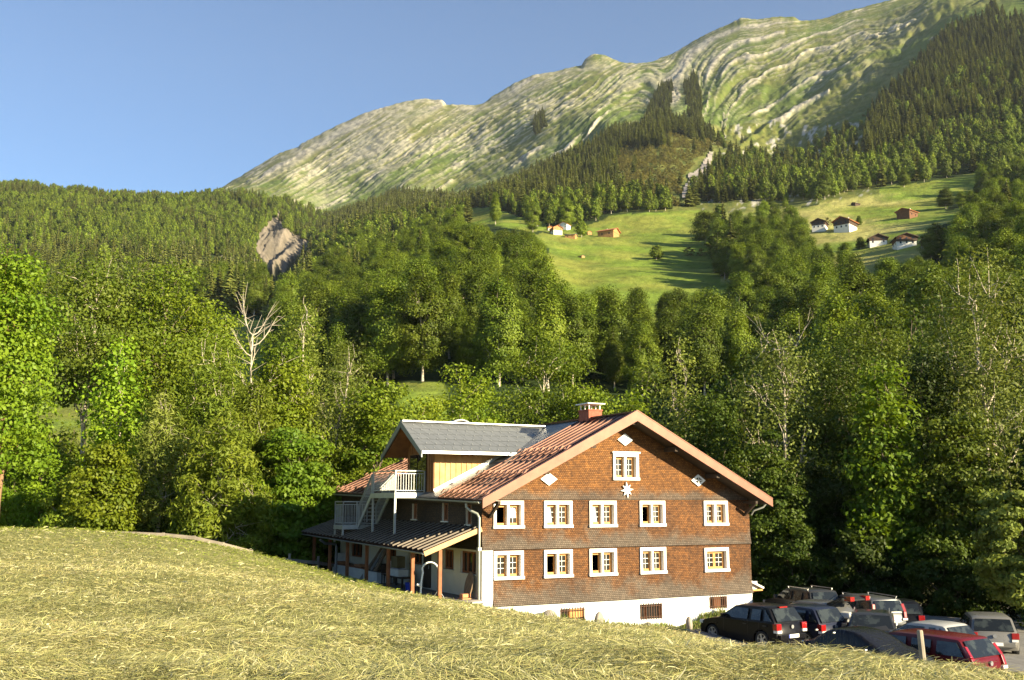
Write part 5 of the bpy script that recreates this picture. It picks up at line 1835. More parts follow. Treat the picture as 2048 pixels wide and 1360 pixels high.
MB().tube([(0, 0, 0), (0, 0, .36)], [.13, .18], 16).tube([(0, 0, .345), (0, 0, .365)], [.19, .19], 16).build('body', MATS['blue_plastic'], bk_, smooth=40)
MB().tube([(.18 * math.cos(a), .02, .36 + .14 * math.sin(a)) for a in np.linspace(0, math.pi, 9)], .008, 6).build('handle', MATS['galvanised'], bk_)
for X, Y, lb in ((-1.5, 7.4, 'low pile of clay slabs between two porch posts'),):
    bp_ = hthing('clay_slab', lb, 'slab', X - .5, Y - 1.5, -3.88)
    MB().box(-.3, .3, -1.4, 1.1, 0, .06).box(-.2, .25, -.9, .2, .061, .11).build('slab', MATS['clay'], bp_)
    bp_.children[0].name = 'stack'
sb = MB().box(-.45, .35, -.35, .35, 0, .12).build('stone_slab', MATS['masonry_white'], None, bevel=.02)
sb.location, sb.rotation_euler = hl(-2.15, 2.7, -3.95), (0, 0, HROT + .2)
tag(sb, 'pale stone slab at the foot of the second porch post', 'slab')
dsk = MB().tube([(0, 0, 0), (.05, 0, 0)], .55, 28).build('round_tabletop', MATS['old_wood'], None, smooth=30)
dsk.location, dsk.rotation_euler = hl(-.24, .75, -3.38), (0, R(12), HROT)
dsk.scale = (1, .65, 1)
tag(dsk, 'round wooden disc leaning on the porch wall by the house corner', 'table top')
for i, (x, y, z, lb) in enumerate(((-.55, .55, -4.0, 'lowest brick lying by the downpipe at the house corner'), (-.55, .32, -4.0, 'brick lying next to the lowest brick by the downpipe'), (-.52, .45, -3.84, 'brick on top of the two by the downpipe'))):
    br_ = MB().box(-.22, .22, -.1, .1, 0, .15).build('clay_brick', MATS['clay'], None, bevel=.015)
    br_.location, br_.rotation_euler = hl(x, y, z), (0, 0, HROT + .15 * i)
    tag(br_, lb, 'brick')
lb_ = MB().bar((-.5, -.1, 0), (.15, -.16, .02), .16, .06).build('doorstep_plank', MATS['masonry_white'], None)
lb_.location, lb_.rotation_euler = hl(0, -.05, -4.0), (0, 0, HROT)
tag(lb_, 'short white plank on the ground before the house corner', 'plank')
# white bent tube with a hanging wire, beside the first post
px0 = hl(-2.25, 1.0, 0)
zb0 = float(ground(px0.x, px0.y))
sh = thing('garden_shower', 'white bent pipe with hanging wire and red tip before the porch', 'shower', (px0.x, px0.y, zb0 - .1), HROT + R(-28))
top = -2.62 - zb0 + .1
arc = [(0, 0, 0), (.03, 0, top * .55), (.09, 0, top - .20)] + [(.38 - .33 * math.cos(a), 0, top - .12 + .32 * math.sin(a)) for a in np.linspace(.25, math.pi - .35, 8)] + [(.74, 0, top - .28)]
MB().tube(arc, .035, 10).build('pipe', MATS['white_paint'], sh, smooth=50)
MB().tube([(.74, 0, top - .27), (.745, 0, top - .36)], [.045, .05], 10).build('nozzle', pm('red_plastic', (.55, .04, .03), .4), sh)
MB().tube([(.74, 0, top - .36), (.74, 0, .42)], .010, 6).tube([(.74, 0, .43), (.50, .05, 0.05)], .009, 6).tube([(.74, 0, .43), (.99, -.05, 0.02)], .009, 6).build('hanging_wire', MATS['galvanised'], sh)
MB().tube([(-.02, 0, top * .45), (-.14, 0, top * .47)], [.07, .05], 10).build('tap', MATS['white_paint'], sh)
# ---- standing stones along the basement wall
pm('boulder_stone', (.30, .265, .22), .9, .3, 4, .6)


def stone(label, px, py_b, Y, h, w_, seed):
    x, y, _ = at(px, 1003, Y)
    z = float(ground(x, y))
    rg2 = np.random.RandomState(seed)
    bmx = bmesh.new()
    bmesh.ops.create_icosphere(bmx, subdivisions=3, radius=1)
    for v in bmx.verts:
        c_ = v.co
        k = 1 + .22 * float(fbm(c_.x * 1.3 + seed, c_.y * 1.3 + c_.z, 3)) * 2
        v.co = Vector((c_.x * w_ / 2 * k * (1.12 - .18 * c_.z), c_.y * w_ / 2.4 * k, (c_.z * .5 + .42) * h * (1 if c_.z < .2 else 1 + .04 * k)))
    me = bpy.data.meshes.new('standing_stone')
    bmx.to_mesh(me)
    bmx.free()
    me.materials.append(MATS['boulder_stone'])
    me.shade_smooth()
    tag(link('standing_stone', me, None, (float(x), float(y), z), .4 * seed), label, 'stone')


stone('low broad grey stone left of the first basement window', 1098, 0, 42.4, .52, .62, 1)
stone('tall upright stone between the first and second basement windows', 1196, 0, 43.2, .68, .42, 2)
stone('squat stone in front of the second basement window', 1291, 0, 44.0, .42, .5, 3)
stone('slim upright stone next to the black hatchback', 1372, 0, 44.2, .62, .36, 4)
# ---- fences at the far edge of the field
pm('grey_rail', (.27, .23, .18), .85, .25, 2, .3)


def fence(label, pts, rails, ph):
    P_ = []
    for px, py, Y in pts:
        x, y, _ = at(px, 1003, Y)
        P_.append(Vector((float(x), float(y), float(at(px, py, Y)[2]) - ph if py else float(ground(x, y)))))
    o = thing('rail_fence', label, 'fence', P_[0])
    for p in P_:
        q = p - P_[0]
        MB().box(q.x - .06, q.x + .06, q.y - .05, q.y + .05, q.z - 1.4, q.z + ph + .04).build('fence_post', MATS['grey_rail'], o)
    for a, b_ in zip(P_[:-1], P_[1:]):
        a, b_ = a - P_[0], b_ - P_[0]
        for h in rails:
            MB().bar(a + Vector((0, -.08, h)), b_ + Vector((0, -.08, h)), .05, .17).build('rail', MATS['grey_rail'], o)
    return o


fence('long low wooden rail fence along the crest of the hay field', [(236, 1063, 48.5), (330, 1067, 48.5), (392, 1073, 48.5), (450, 1086, 48.5), (507, 1101, 49)], (.05, .50), .56)
fence('short two-rail wooden fence in shade at the porch end', [(520, 0, 54), (583, 0, 54), (640, 0, 55), (690, 0, 57)], (.35, .8), 1.1)
# grey wooden stake in front of the covered car
x, y, _ = at(1828, 1003, 21.6)
z = float(ground(x, y))
so = MB().tube([(0, 0, -.3), (0, 0, 1.02), (.0, 0, 1.05)], [.068, .062, .05], 8).build('wooden_stake', MATS['grey_rail'], None, smooth=40)
so.location, so.rotation_euler = (float(x), float(y), z), (R(-1), R(-2.5), 0)
tag(so, 'weathered wooden stake at the field edge before the red estate car', 'stake')
# ================================================================== CARS
def paint(name, col, metal=.0, rough=.28):
    m, t, b = new_mat(name)
    tc = nd(t, 'TexCoord').outputs['Object']
    dust = noise(t, tc, 3, 5, .6)
    t.links.new(mixc(t, ramp(t, dust, [(.45, 0.), (.8, .06)]), col, (.10, .09, .07)), b.inputs['Base Color'])
    t.links.new(mathn(t, 'ADD', mathn(t, 'MULTIPLY', dust, .25), rough - .1), b.inputs['Roughness'])
    b.inputs['Metallic'].default_value = metal
    b.inputs['Coat Weight'].default_value = .15
    b.inputs['Specular IOR Level'].default_value = .25
    b.inputs['Coat Roughness'].default_value = .06
    return m


paint('black_paint', (.006, .006, .008))
MATS['black_paint'].node_tree.nodes['Principled BSDF'].inputs['Coat Weight'].default_value = .05
MATS['black_paint'].node_tree.nodes['Principled BSDF'].inputs['Specular IOR Level'].default_value = .15
paint('navy_paint', (.012, .016, .034))
paint('grey_paint', (.035, .036, .038), .2)
paint('silver_paint', (.12, .123, .128), .4)
paint('champagne_paint', (.22, .21, .19), .35)
paint('red_paint', (.105, .007, .010), .1)
paint('white_paint_car', (.36, .36, .35))
paint('blue_grey_paint', (.10, .13, .17), .3)
pm('rubber', (.018, .018, .018), .85, .2, 8)
pm('alloy', (.45, .45, .44), .35, .1, 8, 0, metal=.7)
pm('black_trim', (.02, .02, .02), .6, .2, 6)
pm('red_lens', (.26, .008, .008), .2, .15, 8, coat=.6)
pm('clear_lens', (.75, .74, .70), .15, .1, 8, coat=.6)
pm('plate_white', (.80, .80, .76), .4, .04, 8)
pm('plate_blue', (.02, .05, .35), .4, .1, 8)
m, t, b = new_mat('car_glass')
tc = nd(t, 'TexCoord').outputs['Object']
t.links.new(mixc(t, ramp(t, noise(t, tc, 2.2, 3), [(.52, 0.), (.62, 1.)]), (.012, .014, .014), (.035, .042, .040)), b.inputs['Base Color'])
b.inputs['Roughness'].default_value = .05
b.inputs['Specular IOR Level'].default_value = .6


def car(label, cx_, cy_, head, pnt, L=3.9, Wd=1.66, H=1.47, kind='hatch', rails=False, spokes=6, plate=True, open_tail=False, glass_rear=True, roof_mat=None, category='car', z=None, third=False):
    hx, hy = head
    n_ = math.hypot(hx, hy)
    hx, hy = hx / n_, hy / n_
    if z is None:
        z = min(float(ground(cx_ + a * hx * 1.3 - b_ * hy * .7, cy_ + a * hy * 1.3 + b_ * hx * .7)) for a in (-1, 1) for b_ in (-1, 1)) + .0
        z = max(z, float(ground(cx_, cy_)) - .10)
    o = thing('parked_car', label, category, (cx_, cy_, z), math.atan2(hy, hx), 'cars parked in the yard')
    hl_ = L / 2
    rw = .31 if H < 1.6 else .35
    xf, xr = hl_ - .80, -hl_ + .72
    belt = H * .63
    hood = H * .60
    # side outline of the lower body, x forward
    lo = [(-hl_ + .10, .24), (-hl_ + .02, .34), (-hl_, .52), (-hl_ + .03, .62), (-hl_ + .07, belt - .05), (-hl_ + .12, belt)]
    xwb = hl_ - 1.12 if kind != 'van' else hl_ - .75          # foot of the windscreen
    lo += [(xwb - .4, belt + .01), (xwb + .08, belt + .0), (hl_ - .75, hood + .0), (hl_ - .32, hood - .10), (hl_ - .08, hood - .24), (hl_ - .01, .50), (hl_, .38), (hl_ - .09, .22)]

    def arch(xc):
        ra = rw + .055
        return [(xc + math.cos(a) * ra, rw + math.sin(a) * ra) for a in np.linspace(-.18, math.pi + .18, 11)]
    lo += [(xf + rw + .09, .20)] + arch(xf) + [(xf - rw - .09, .19), (xr + rw + .09, .19)] + arch(xr) + [(xr - rw - .08, .22)]

    def hw(x, zz):
        e = max(0, abs(x) - (hl_ - .55)) / .55
        f = 1 - .13 * e * e
        f *= 1 - .06 * max(0, (.42 - zz)) / .25
        f *= 1 - .035 * max(0, zz - .6) / .4
        return Wd / 2 * f

    def loft(pl, hwf, crown, ends):
        T = [-1, -.93, -.62, 0, .62, .93, 1]
        vs, fs = [], []
        n2 = len(pl)
        for t_ in T:
            for (x, zz) in pl:
                h = hwf(x, zz)
                q = abs(t_)
                zz2 = zz - crown * q ** 6 * (1 if zz > belt - .12 else 0)
                x2 = x - math.copysign(ends * q ** 3, x) * (1 if abs(x) > hl_ - .35 else 0)
                vs.append((x2, t_ * h, zz2))
        for k in range(len(T) - 1):
            for i in range(n2):
                j = (i + 1) % n2
                fs.append((k * n2 + i, k * n2 + j, (k + 1) * n2 + j, (k + 1) * n2 + i))
        fs.append(tuple(range(n2)))
        fs.append(tuple((len(T) - 1) * n2 + i for i in range(n2))[::-1])
        return MB().add(vs, fs)
    loft(lo, hw, .035, .10).build('body', MATS[pnt], o, smooth=38)
    # cabin
    rb = {'hatch': -hl_ + .10, 'wagon': -hl_ + .12, 'van': -hl_ + .08, 'suv': -hl_ + .10, 'sedan': -hl_ + .95}[kind]
    rt = {'hatch': -hl_ + .48, 'wagon': -hl_ + .50, 'van': -hl_ + .28, 'suv': -hl_ + .36, 'sedan': -hl_ + 1.50}[kind]
    ft = xwb - .78 if kind != 'van' else xwb - .70
    cab = [(rb, belt - .02), (rb + .03, belt + .06), (rt - .03, H - .07), (rt + .06, H - .025), ((rt + ft) / 2 - .2, H), (ft - .25, H - .012), (ft, H - .05), (xwb + .02, belt + .02), (xwb + .02, belt - .02)]

    def hg(x, zz):
        u = min(1, max(0, (zz - belt) / (H - belt)))
        e = max(0, abs(x) - (hl_ - .6)) / .6
        return Wd / 2 * (.955 - .19 * u ** 1.3) * (1 - .10 * e * e)
    loft(cab, hg, .045, .05).build('cabin', MATS[roof_mat or pnt], o, smooth=38)
    # side windows between the pillars
    zt_, zb_ = H - .135, belt + .045
    def xa(zz):      # windscreen edge
        return ft + (xwb - ft) * (H - .05 - zz) / (H - .05 - belt)
    def xb(zz):      # rear edge of the cabin
        return rb + (rt - rb) * (zz - belt) / (H - belt)
    doors = [(xa, lambda q: ft - .62), (lambda q: ft - .70, lambda q: (rt + .30) if kind in ('hatch', 'sedan') else (ft - 1.42))]
    if kind in ('wagon', 'van', 'suv'):
        doors.append((lambda q: ft - 1.50, lambda q: xb(q) + .16))
    elif kind == 'hatch':
        doors.append((lambda q: rt + .22, lambda q: xb(q) + .14 + .12 * (q - zb_) / (zt_ - zb_)))
    for sd_ in (1, -1):
        for fa, fb in doors:
            P_ = [(fa(zb_) - .10, zb_), (fa(zt_) - .10, zt_), (fb(zt_), zt_), (fb(zb_), zb_)]
            if P_[0][0] - P_[3][0] < .08:
                continue
            vs = []
            for off in (.012, -.01):
                vs += [(x, sd_ * (hg(x, zz) + off), zz) for x, zz in P_]
            MB().add(vs, [(0, 1, 2, 3), (7, 6, 5, 4), (0, 4, 5, 1), (1, 5, 6, 2), (2, 6, 7, 3), (3, 7, 4, 0)]).build('side_window', MATS['car_glass'], o)
        # mirror, handles, door gaps
        MB().box(xwb - .42, xwb - .28, sd_ * (Wd / 2 - .02), sd_ * (Wd / 2 + .17), belt + .02, belt + .17).build('mirror', MATS[pnt], o, bevel=.03)
        for k_ in range(2):
            x = ft - .52 - k_ * .92
            MB().box(x - .10, x + .08, sd_ * hw(x, belt - .12), sd_ * (hw(x, belt - .12) + .028), belt - .14, belt - .105).build('door_handle', MATS['black_trim' if pnt == 'black_paint' else pnt], o)
        mb = MB()
        for x in (xwb - .28, ft - .66, max(ft - 1.50, xr + .10)):
            mb.add([(x, sd_ * (hw(x, q) + .003), q) for q in (.26, .5, belt - .03)] + [(x + .014, sd_ * (hw(x, q) + .003), q) for q in (.26, .5, belt - .03)], [(0, 3, 4, 1), (1, 4, 5, 2)])
        mb.build('door_gap', MATS['black_trim'], o)
    # windscreen and rear window
    def pane(nm, x0, z0, x1, z1, k0, k1, mat='car_glass'):
        dx, dz = x1 - x0, z1 - z0
        l_ = math.hypot(dx, dz)
        nx_, nz_ = (dz / l_, -dx / l_)
        if (nx_ > 0) != (x0 > 0 if abs(x0) > .3 else nm == 'windscreen'):
            nx_, nz_ = -nx_, -nz_
        vs = []
        for off in (.014, -.02):
            for x, zz, k in ((x0, z0, k0), (x1, z1, k1)):
                h = hg(x, zz) * k
                vs += [(x + nx_ * off, -h, zz + nz_ * off), (x + nx_ * (off + .01), 0, zz + nz_ * (off + .01) + (0.0)), (x + nx_ * off, h, zz + nz_ * off)]
        fs = [(0, 1, 4, 3), (1, 2, 5, 4), (6, 9, 10, 7), (7, 10, 11, 8), (0, 3, 9, 6), (2, 8, 11, 5), (0, 6, 7, 1), (1, 7, 8, 2), (3, 4, 10, 9), (4, 5, 11, 10)]
        return MB().add(vs, fs).build(nm, MATS[mat], o, smooth=60)
    z0, z1 = belt + .05, H - .10
    pane('windscreen', xa(z0), z0, xa(z1), z1, .90, .88)
    if not open_tail:
        z0 = belt + .03
        pane('rear_window', xb(z0) - .012, z0, xb(z1), z1, .88, .86)
    else:
        pane('dark_boot_panel', xb(belt + .02) - .012, belt - .30, xb(z1), z1, .90, .88, 'black_trim')  # black panel in place of the shaded inside of the boot
        tg = MB()
        hz_ = H - .02
        q = [(rt + .02, hz_), (rt - .75, hz_ + .30), (rt - 1.05, hz_ + .20)]
        for (xA, zA), (xB, zB) in zip(q[:-1], q[1:]):
            tg.add([(xA, -.60, zA), (xA, .60, zA), (xB, .56, zB), (xB, -.56, zB), (xA, -.60, zA - .05), (xA, .60, zA - .05), (xB, .56, zB - .05), (xB, -.56, zB - .05)], [(0, 1, 2, 3), (7, 6, 5, 4), (0, 4, 5, 1), (1, 5, 6, 2), (2, 6, 7, 3), (3, 7, 4, 0)])
        tgo = tg.build('open_tailgate', MATS['grey_paint'], o)
        MB().box(q[2][0] - .03, q[2][0] + .26, .34, .58, hz_ + .14, hz_ + .30).build('tail_light', MATS['red_lens'], tgo)
        MB().box(q[2][0] - .03, q[2][0] + .26, -.58, -.34, hz_ + .14, hz_ + .30).build('tail_light', MATS['red_lens'], tgo)
        MB().bar((rt, .52, H - .2), (rt - .62, .50, hz_ + .2), .025).bar((rt, -.52, H - .2), (rt - .62, -.50, hz_ + .2), .025).build('gas_strut', MATS['black_trim'], tgo)
    # lights, plates, bumpers, badge
    for sd_ in (1, -1):
        y0, y1 = sorted((sd_ * (Wd / 2 - .30), sd_ * (Wd / 2 - .065)))
        zt2 = belt + .0 if kind != 'wagon' else H - .25
        if not open_tail:
            tl = MB()
            if kind in ('wagon', 'van'):
                zm, zh = belt + .02, H - .24
                for (xA, zA), (xB, zB) in zip(((-hl_ + .06, belt - .24), (xb(zm) + .02, zm)), ((xb(zm) + .02, zm), (xb(zh) + .02, zh))):
                    tl.bar((xA, sd_ * (hg(xA, max(zA, belt)) - .06), zA), (xB, sd_ * (hg(xB, zB) - .06), zB), .13, .10, up=(1, 0, 0))
            else:
                tl.box(-hl_ + .03, -hl_ + .22, y0 if sd_ > 0 else -Wd / 2 + .045, Wd / 2 - .045 if sd_ > 0 else y1, belt - .24, belt - .02)
            tl.build('tail_light', MATS['red_lens'], o, bevel=.015)
            MB().box(-hl_ + .005, -hl_ + .20, min(y0, y1) + .02, max(y0, y1) - .0, belt - .33, belt - .245).build('reversing_light', MATS['clear_lens'], o)
        MB().box(hl_ - .34, hl_ - .10, min(y0, y1) - .05, max(y0, y1), hood - .27, hood - .14).build('headlight', MATS['clear_lens'], o, bevel=.03)
    MB().box(-hl_ - .035, -hl_ + .1, -Wd * .40, Wd * .40, .36, .54).build('bumper', MATS[pnt], o, bevel=.03)
    if plate:
        pl_ = MB().box(-hl_ - .05, -hl_ - .036, -.26, .26, .42, .54).build('number_plate', MATS['plate_white'], o)
        MB().box(-hl_ - .052, -hl_ - .0505, .215, .26, .42, .54).build('plate_band', MATS['plate_blue'], pl_)
        fp = MB().box(hl_ + .0, hl_ + .012, -.26, .26, .36, .47).build('number_plate', MATS['plate_white'], o)
    bd = MB().tube([(-hl_ + .03, 0, belt - .14), (-hl_ - .005, 0, belt - .14)], [.065, .065], 16).build('badge', MATS['alloy'], o, smooth=30)
    if third:
        MB().box(rt - .10, rt + .02, -.20, .20, H - .075, H - .03).build('brake_light', MATS['red_lens'], o)
    MB().bar((xb(belt + .12) - .03, -.05, belt + .05), (xb(belt + .30) - .03, .32, belt + .24), .02).build('rear_wiper', MATS['black_trim'], o)
    if rails:
        for sd_ in (1, -1):
            y = sd_ * hg(0, H) * .93
            MB().bar((rt + .2, y, H + .035), (ft - .1, y, H + .035), .03, .03).bar((rt + .25, y, H - .03), (rt + .25, y, H + .03), .03).bar((ft - .15, y, H - .03), (ft - .15, y, H + .03), .03).build('roof_rail', MATS['alloy'], o)
    # wheels
    for xw in (xf, xr):
        for sd_ in (1, -1):
            y = sd_ * (Wd / 2 - .115)
            w = MB()
            prof = [(-.095, rw - .09), (-.10, rw - .02), (-.07, rw), (.07, rw), (.10, rw - .02), (.095, rw - .09)]
            n2 = 28
            vs, fs = [], []
            for k in range(n2):
                a = 2 * math.pi * k / n2
                vs += [(xw + math.cos(a) * r, y + yy, rw + math.sin(a) * r) for yy, r in prof]
            for k in range(n2):
                for i in range(6):
                    j = (i + 1) % 6
                    fs.append((k * 6 + i, k * 6 + j, ((k + 1) % n2) * 6 + j, ((k + 1) % n2) * 6 + i))
            wo = w.add(vs, fs).build('wheel', MATS['rubber'], o, smooth=40)
            r_ = MB()
            yo, yi = y + sd_ * .085, y + sd_ * .03
            R2 = rw - .085
            for k in range(n2):
                a, a2 = 2 * math.pi * k / n2, 2 * math.pi * (k + 1) / n2
                r_.add([(xw + math.cos(q) * rr, yy, rw + math.sin(q) * rr) for q in (a, a2) for rr, yy in ((R2, yo), (R2 - .03, yo), (R2 - .045, yi))], [(0, 1, 4, 3), (1, 2, 5, 4)])
            for k in range(spokes):
                a = 2 * math.pi * k / spokes + .3
                r_.bar((xw, yo - sd_ * .01, rw), (xw + math.cos(a) * (R2 - .01), yo - sd_ * .012, rw + math.sin(a) * (R2 - .01)), .055, .03, up=(0, 1, 0))
            r_.tube([(xw, yi, rw), (xw, yo + sd_ * .004, rw)], [.05, .045], 10)
            r_.build('rim', MATS['alloy'], wo)
            MB().tube([(xw, yi - sd_ * .02, rw), (xw, yi - sd_ * .012, rw)], [R2, R2], 20).build('brake_disc', MATS['black_trim'], wo)
    return o


HD = (-.56, .83)
car('black five-door hatchback with alloy wheels beside the house, nose to the wall', 8.73, 37.75, HD, 'black_paint', 3.9, 1.66, 1.47, third=True)
car('dark blue hatchback with a pale roof edge parked next to the black hatchback', 10.55, 38.7, HD, 'navy_paint', 3.95, 1.68, 1.48)
car('grey hatchback with its red-lamped tailgate standing open', 11.9, 41.6, HD, 'silver_paint', 4.0, 1.70, 1.45, open_tail=True)
car('silver van with large rear window behind the open tailgate', 15.4, 45.2, (-.2, .98), 'silver_paint', 4.3, 1.74, 1.52, 'van', rails=True)
car('dark grey off-road car farthest back behind the blue hatchback', 13.3, 47.3, (-.3, .95), 'grey_paint', 4.2, 1.74, 1.50, 'suv', rails=True)
car('dark-roofed car with silver windscreen frame facing out of the yard', 12.9, 37.0, (-.35, -.94), 'grey_paint', 3.9, 1.70, 1.43, rails=True)
car('white car whose ribbed pale roof shows over the red estate', 13.7, 34.8, HD, 'white_paint_car', 3.7, 1.66, 1.42)
car('long dark red estate car at the edge of the yard', 11.9, 30.5, HD, 'red_paint', 4.65, 1.74, 1.46, 'wagon', rails=False)
car('silver saloon seen from behind, alone at the dark wood edge', 18.45, 40.2, (.30, .95), 'champagne_paint', 4.4, 1.74, 1.42, 'hatch')
car('dark car mostly hidden between the white roof and the silver saloon', 17.0, 45.5, (.2, .97), 'black_paint', 4.0, 1.68, 1.42, 'suv')
car('blue-grey car cut off by the lower right corner of the photo', 15.75, 27.6, HD, 'blue_grey_paint', 4.2, 1.72, 1.40)
# a car under a glossy black sheet
m, t, b = new_mat('black_sheet')
tc = nd(t, 'TexCoord').outputs['Object']
b.inputs['Base Color'].default_value = (.010, .010, .013, 1)
b.inputs['Roughness'].default_value = .16
b.inputs['Specular IOR Level'].default_value = .25
mp = nd(t, 'Mapping')
mp.inputs['Scale'].default_value = (5, 2.5, 1.0)
t.links.new(tc, mp.inputs[0])
bump(t, b, noise(t, mp.outputs[0], 2.2, 4, .6), .55, .06)


def covered_car(label, cx_, cy_, head, L, Wd, H):
    n_ = math.hypot(*head)
    z = float(ground(cx_, cy_)) - .03
    o = thing('covered_car', label, 'car', (cx_, cy_, z), math.atan2(head[1] / n_, head[0] / n_), 'cars parked in the yard')
    h2 = L / 2
    prof = [(-h2, .12, .84), (-h2 + .02, .62, .86), (-h2 + .10, .80, .90), (-h2 + .55, .92, .96), (-h2 + .95, 1.08, .93), (-h2 + 1.5, H - .05, .86), (-h2 + 2.0, H, .86), (-h2 + 2.5, H - .04, .87), (-h2 + 3.2, .96, .95), (h2 - .5, .84, .95), (h2 - .14, .72, .88), (h2 - .02, .5, .84), (h2, .12, .82)]
    u = np.linspace(0, 1, len(prof))
    uu = np.linspace(0, 1, 60)
    X, Zt, Wf = (np.interp(uu, u, [p[k] for p in prof]) for k in range(3))
    ks = np.array([.25, .5, .25])
    for _ in range(3):
        X[1:-1], Zt[1:-1] = np.convolve(X, ks, 'valid'), np.convolve(Zt, ks, 'valid')
    T = np.linspace(-1, 1, 41)
    vs = []
    for i in range(60):
        w = Wd / 2 * Wf[i]
        for t_ in T:
            a = abs(t_)
            if a < .62:                                    # over the top
                y = t_ / .62 * w * (.80 if Zt[i] > 1.0 else .93)
                zz = Zt[i] - .05 * (a / .62) ** 4
            else:                                          # hanging down the side
                k = (a - .62) / .38
                y = math.copysign(w * ((.80 if Zt[i] > 1.0 else .93) + ((.20 if Zt[i] > 1.0 else .07) + .06) * min(1, k * 1.5)), t_)
                zz = (Zt[i] - .05) * (1 - k) + .10 * k
            fold = .018 * math.sin(X[i] * 17 + 3 * math.sin(X[i] * 5)) * max(0, a - .5) * 2
            vs.append((X[i], y + math.copysign(fold, t_), zz))
    nt2 = len(T)
    qs = [(i * nt2 + j, i * nt2 + j + 1, (i + 1) * nt2 + j + 1, (i + 1) * nt2 + j) for i in range(59) for j in range(nt2 - 1)]
    c = MB().add(vs, qs).build('sheet_cover', MATS['black_sheet'], o, smooth=60)
    for i, (x, zz) in enumerate(((h2 - .6, .80), (h2 - 1.2, .95), (-.1, H - .12), (.5, H - .1), (-h2 + 1.1, .95), (-h2 + .7, .62), (-h2 + 1.25, .52), (h2 - 1.7, .7))):
        e = MB().tube([(x, Wd / 2 * .90, zz), (x + .01, Wd / 2 * .97, zz)], [.03, .03], 10).build('eyelet', MATS['alloy'], o)
    for xw in (h2 - .85, -h2 + .8):
        for s in (1, -1):
            MB().tube([(xw, s * (Wd / 2 - .24), .30), (xw, s * (Wd / 2 - .06), .30)], [.30, .30], 22).build('wheel', MATS['rubber'], o, smooth=40)
    return o


covered_car('car under a glossy black sheet in front of the red estate', 9.65, 29.5, HD, 4.45, 1.78, 1.42)
# bag in the open boot
bg_ = MB().box(-.2, .2, -.3, .3, 0, .22).build('white_bag', MATS['masonry_white'], None, bevel=.07)
bg_.location = (12.98, 40.0, float(ground(12.98, 40.0)) + .86)
bg_.rotation_euler = (0, 0, .6)
tag(bg_, 'white bag lying in the open boot under the red tailgate', 'bag')

# ================================================================== CHALETS ON THE MEADOWS
pm('chalet_wood', (.13, .055, .022), .8, .3, .8, .1)
pm('chalet_barn', (.40, .21, .075), .8, .25, .8, .1)
pm('chalet_dark', (.055, .030, .018), .8, .3, .8, .1)
pm('roof_brown', (.10, .065, .045), .8, .25, .8, .1)
pm('roof_orange', (.42, .15, .06), .8, .2, .8, .1)
pm('roof_slate', (.16, .17, .19), .6, .2, .8, .1)
pm('chalet_white', (.74, .71, .64), .9, .06, .5)
pm('chalet_pane', (.03, .03, .035), .2, .1, .5)


def chalet(label, px, py, wpx, base='chalet_white', up='chalet_wood', roofm='roof_brown', yaw=0., depth=1.25, hb=.30, hu=.26, hr=.24, balcony=False, win=3, name='chalet', cat='house'):
    x, y, z = far_point(px, py)
    w = wpx / F * y
    d = w * depth
    o = thing(name, label, cat, (x, y, z - .3), yaw)
    a = w / 2
    zb_, zu, zr = w * hb, w * (hb + hu), w * (hb + hu + hr)
    MB().box(-a * .96, a * .96, -d / 2 * .97, d / 2 * .97, -2.5, zb_).build('base_wall', MATS[base], o)
    MB().prism([(-a, zb_), (a, zb_), (a, zu), (0, zr), (-a, zu)], 'y', -d / 2, d / 2).build('upper_wall', MATS[up], o)
    ov, th = w * .10, w * .035
    k = (zr - zu) / a
    r = MB()
    for s in (-1, 1):
        r.slab((s * (a + ov), -d / 2 - ov, zu - k * ov + th), (s * (a + ov), d / 2 + ov, zu - k * ov + th), (0, d / 2 + ov, zr + th), (0, -d / 2 - ov, zr + th), th * .9)
    ro = r.build('roof', MATS[roofm], o)
    MB().box(a * .25, a * .25 + w * .06, d * .1, d * .1 + w * .06, zr - k * a * .25, zr + w * .10).build('chimney', MATS['chalet_white'], ro)
    for i in range(win):
        xx = -a * .6 + a * 1.2 * i / max(1, win - 1)
        for z0, yy in ((zb_ * .45, -d / 2 * .97), (zb_ + (zu - zb_) * .30, -d / 2)):
            wo = MB().box(xx - w * .045, xx + w * .045, yy - .06, yy - .004, z0, z0 + w * .12).build('window', MATS['chalet_pane'], o)
    for s in (-1, 1):
        for i in range(2):
            yy = -d * .22 + d * .44 * i
            MB().box(s * a * .96 + (.004 if s > 0 else -.06), s * a * .96 + (.06 if s > 0 else -.004), yy - w * .045, yy + w * .045, zb_ * .45, zb_ * .45 + w * .12).build('window', MATS['chalet_pane'], o)
    if balcony:
        MB().box(-a * 1.02, a * 1.02, -d / 2 - w * .09, -d / 2 - .07, zb_ - w * .02, zb_ + w * .075).build('balcony', MATS['chalet_dark'], o)
    return o


